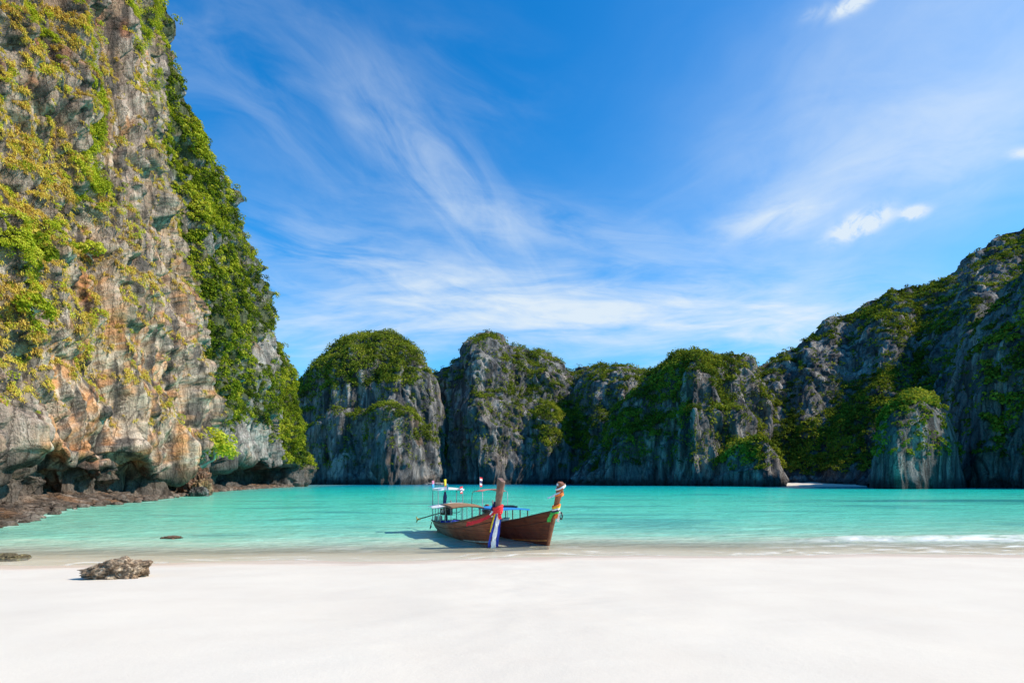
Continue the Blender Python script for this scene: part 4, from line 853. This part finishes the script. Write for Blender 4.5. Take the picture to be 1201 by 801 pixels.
s1 = cloth('prow_sash', b1, HEAD, [
    ('hanging_tail', [(sx(1.45), -.02, 1.45), (sx(1.1), -.03, 1.1), (sx(.6), -.06, .6), (sx(.1), -.08, .12), (sx(-.1), -.09, -.02)], .12, .20, WCL, (-.1, 1, 0)),
    ('blue_edge', [(sx(1.45, .14), -.06, 1.45), (sx(1.1, .14), -.12, 1.1), (sx(.6, .14), -.20, .6), (sx(.1, .13), -.24, .12), (sx(-.1, .13), -.25, .02)], .07, .10, BLUE, (-.1, 1, 0)),
    ('blue_edge', [(sx(1.45, .14), .05, 1.45), (sx(1.1, .14), .06, 1.1), (sx(.6, .14), .08, .6), (sx(.1, .13), .08, .12), (sx(-.1, .13), .08, .02)], .07, .10, BLUE, (-.1, 1, 0)),
    ('yellow_edge', [(sx(1.42, .10), -.10, 1.46), (sx(1.2, .12), -.16, 1.2), (sx(.9, .12), -.2, .9), (sx(.6, .12), -.26, .62)], .06, .04, YEL, (-.1, 1, 0)),
], 'long blue and white sash hanging down the stem of the boat with white awnings')
for nm_, r_ in (('knot', .145),): 
    MB().tube(wrap(1.34, 1.60, RK1, .15, 3.2), .055, 8).build('red_wrap', RED, None, True)
w1 = bpy.data.objects['red_wrap']; kn = cloth('prow_sash', b1, HEAD, [
    ('red_tail', [(sx(1.45, .12), -.10, 1.45), (sx(1.2, .0), -.30, 1.24), (sx(1.0, -.2), -.56, 1.05), (sx(.9, -.45), -.80, .95), (sx(.85, -.6), -1.0, .90)], .12, .16, RED, (0, .25, 1)),
    ('red_tail', [(sx(1.5, .16), .02, 1.50), (sx(1.3, .2), .03, 1.3), (sx(1.15, .2), .04, 1.12)], .16, .12, RED, (-.1, 1, 0)),
    ('navy_tail', [(sx(1.85, -.16), -.10, 1.78), (sx(1.6, -.16), -.14, 1.55), (sx(1.4, -.1), -.16, 1.38)], .12, .14, NAVY, (.4, 1, 0)),
    ('white_tail', [(sx(1.5, -.02), -.20, 1.42), (sx(1.3, 0), -.26, 1.3), (sx(1.2, .02), -.2, 1.2)], .10, .10, WCL, (.4, 1, 0)),
], 'red sash knotted round a stem post with one end blown aside')
w1.parent = kn
sx2 = lambda z, o=.12: stem_x(z, RK2) + o
k2 = cloth('prow_sash', b2, HEAD + .02, [
    ('scarf_tail', [(sx2(2.3), .0, 2.34), (sx2(2.1), -.06, 2.12), (sx2(1.95, .02), -.26, 1.98), (sx2(1.9, -.05), -.42, 1.92)], .10, .06, WCL, (0, .4, 1)),
    ('scarf_fold', [(sx2(2.44, -.1), -.14, 2.44), (sx2(2.36, .1), .0, 2.34), (sx2(2.3, .1), .13, 2.42)], .08, .08, WCL, (0, .2, 1)),
    ('orange_fold', [(sx2(2.1, .1), .06, 2.16), (sx2(1.95, .1), .02, 1.95), (sx2(1.8, .1), .0, 1.84)], .14, .10, ORG, (-.1, 1, 0)),
], 'white and orange scarf wound round the top of the red brown stem post')
k3 = cloth('prow_sash', b2, HEAD + .02, [
    ('green_tail', [(sx2(1.4, .02), -.14, 1.36), (sx2(1.2, .02), -.18, 1.16), (sx2(1.0, .02), -.22, .98)], .12, .14, GRN, (.3, 1, 0)),
    ('orange_tail', [(sx2(1.35, .12), .02, 1.30), (sx2(1.2, .12), .02, 1.12)], .16, .14, ORG, (-.1, 1, 0)),
    ('white_tail', [(sx2(1.4, .12), .10, 1.4), (sx2(1.2, .12), .12, 1.1), (sx2(1.05, .12), .13, .98)], .08, .08, WCL, (-.1, 1, 0)),
], 'bundle of green, orange and yellow ribbons tied round the red brown stem post')
for z0, z1, t_, m_ in ((2.30, 2.36, .10, WCL), (2.00, 2.08, .05, ORG)): MB().tube(wrap(z0, z1, RK2, .165, 1.05, t_), .032, 7).build('scarf_wrap', m_, k2, True)
for z0, m_ in ((1.32, GRN), (1.40, NAVY), (1.46, WCL), (1.54, YEL), (1.60, ORG)): MB().tube(wrap(z0, z0 + .05, RK2, .135, 1.1, .05), .032, 7).build('ribbon_wrap', m_, k3, True)
MB().tube([(sx2(1.3, .1) + .11 * math.cos(a), .22, 1.22 + .13 * math.sin(a)) for a in np.linspace(0, 6.28, 20)], .03, 7).build('rope_ring', BLACK, k3, True)

# far pale ledge at the foot of the hills
boulder('rock_ledge', 'long pale rock ledge low in the water below the far hills', 'rock', 510, 567.5, 322, 13, 5, 1.2, 21, (c3(.40, .38, .36), c3(.5, .48, .45), c3(.2, .19, .18)), .3, None, ROCK_FAR, cell=1.5, zbase=0)
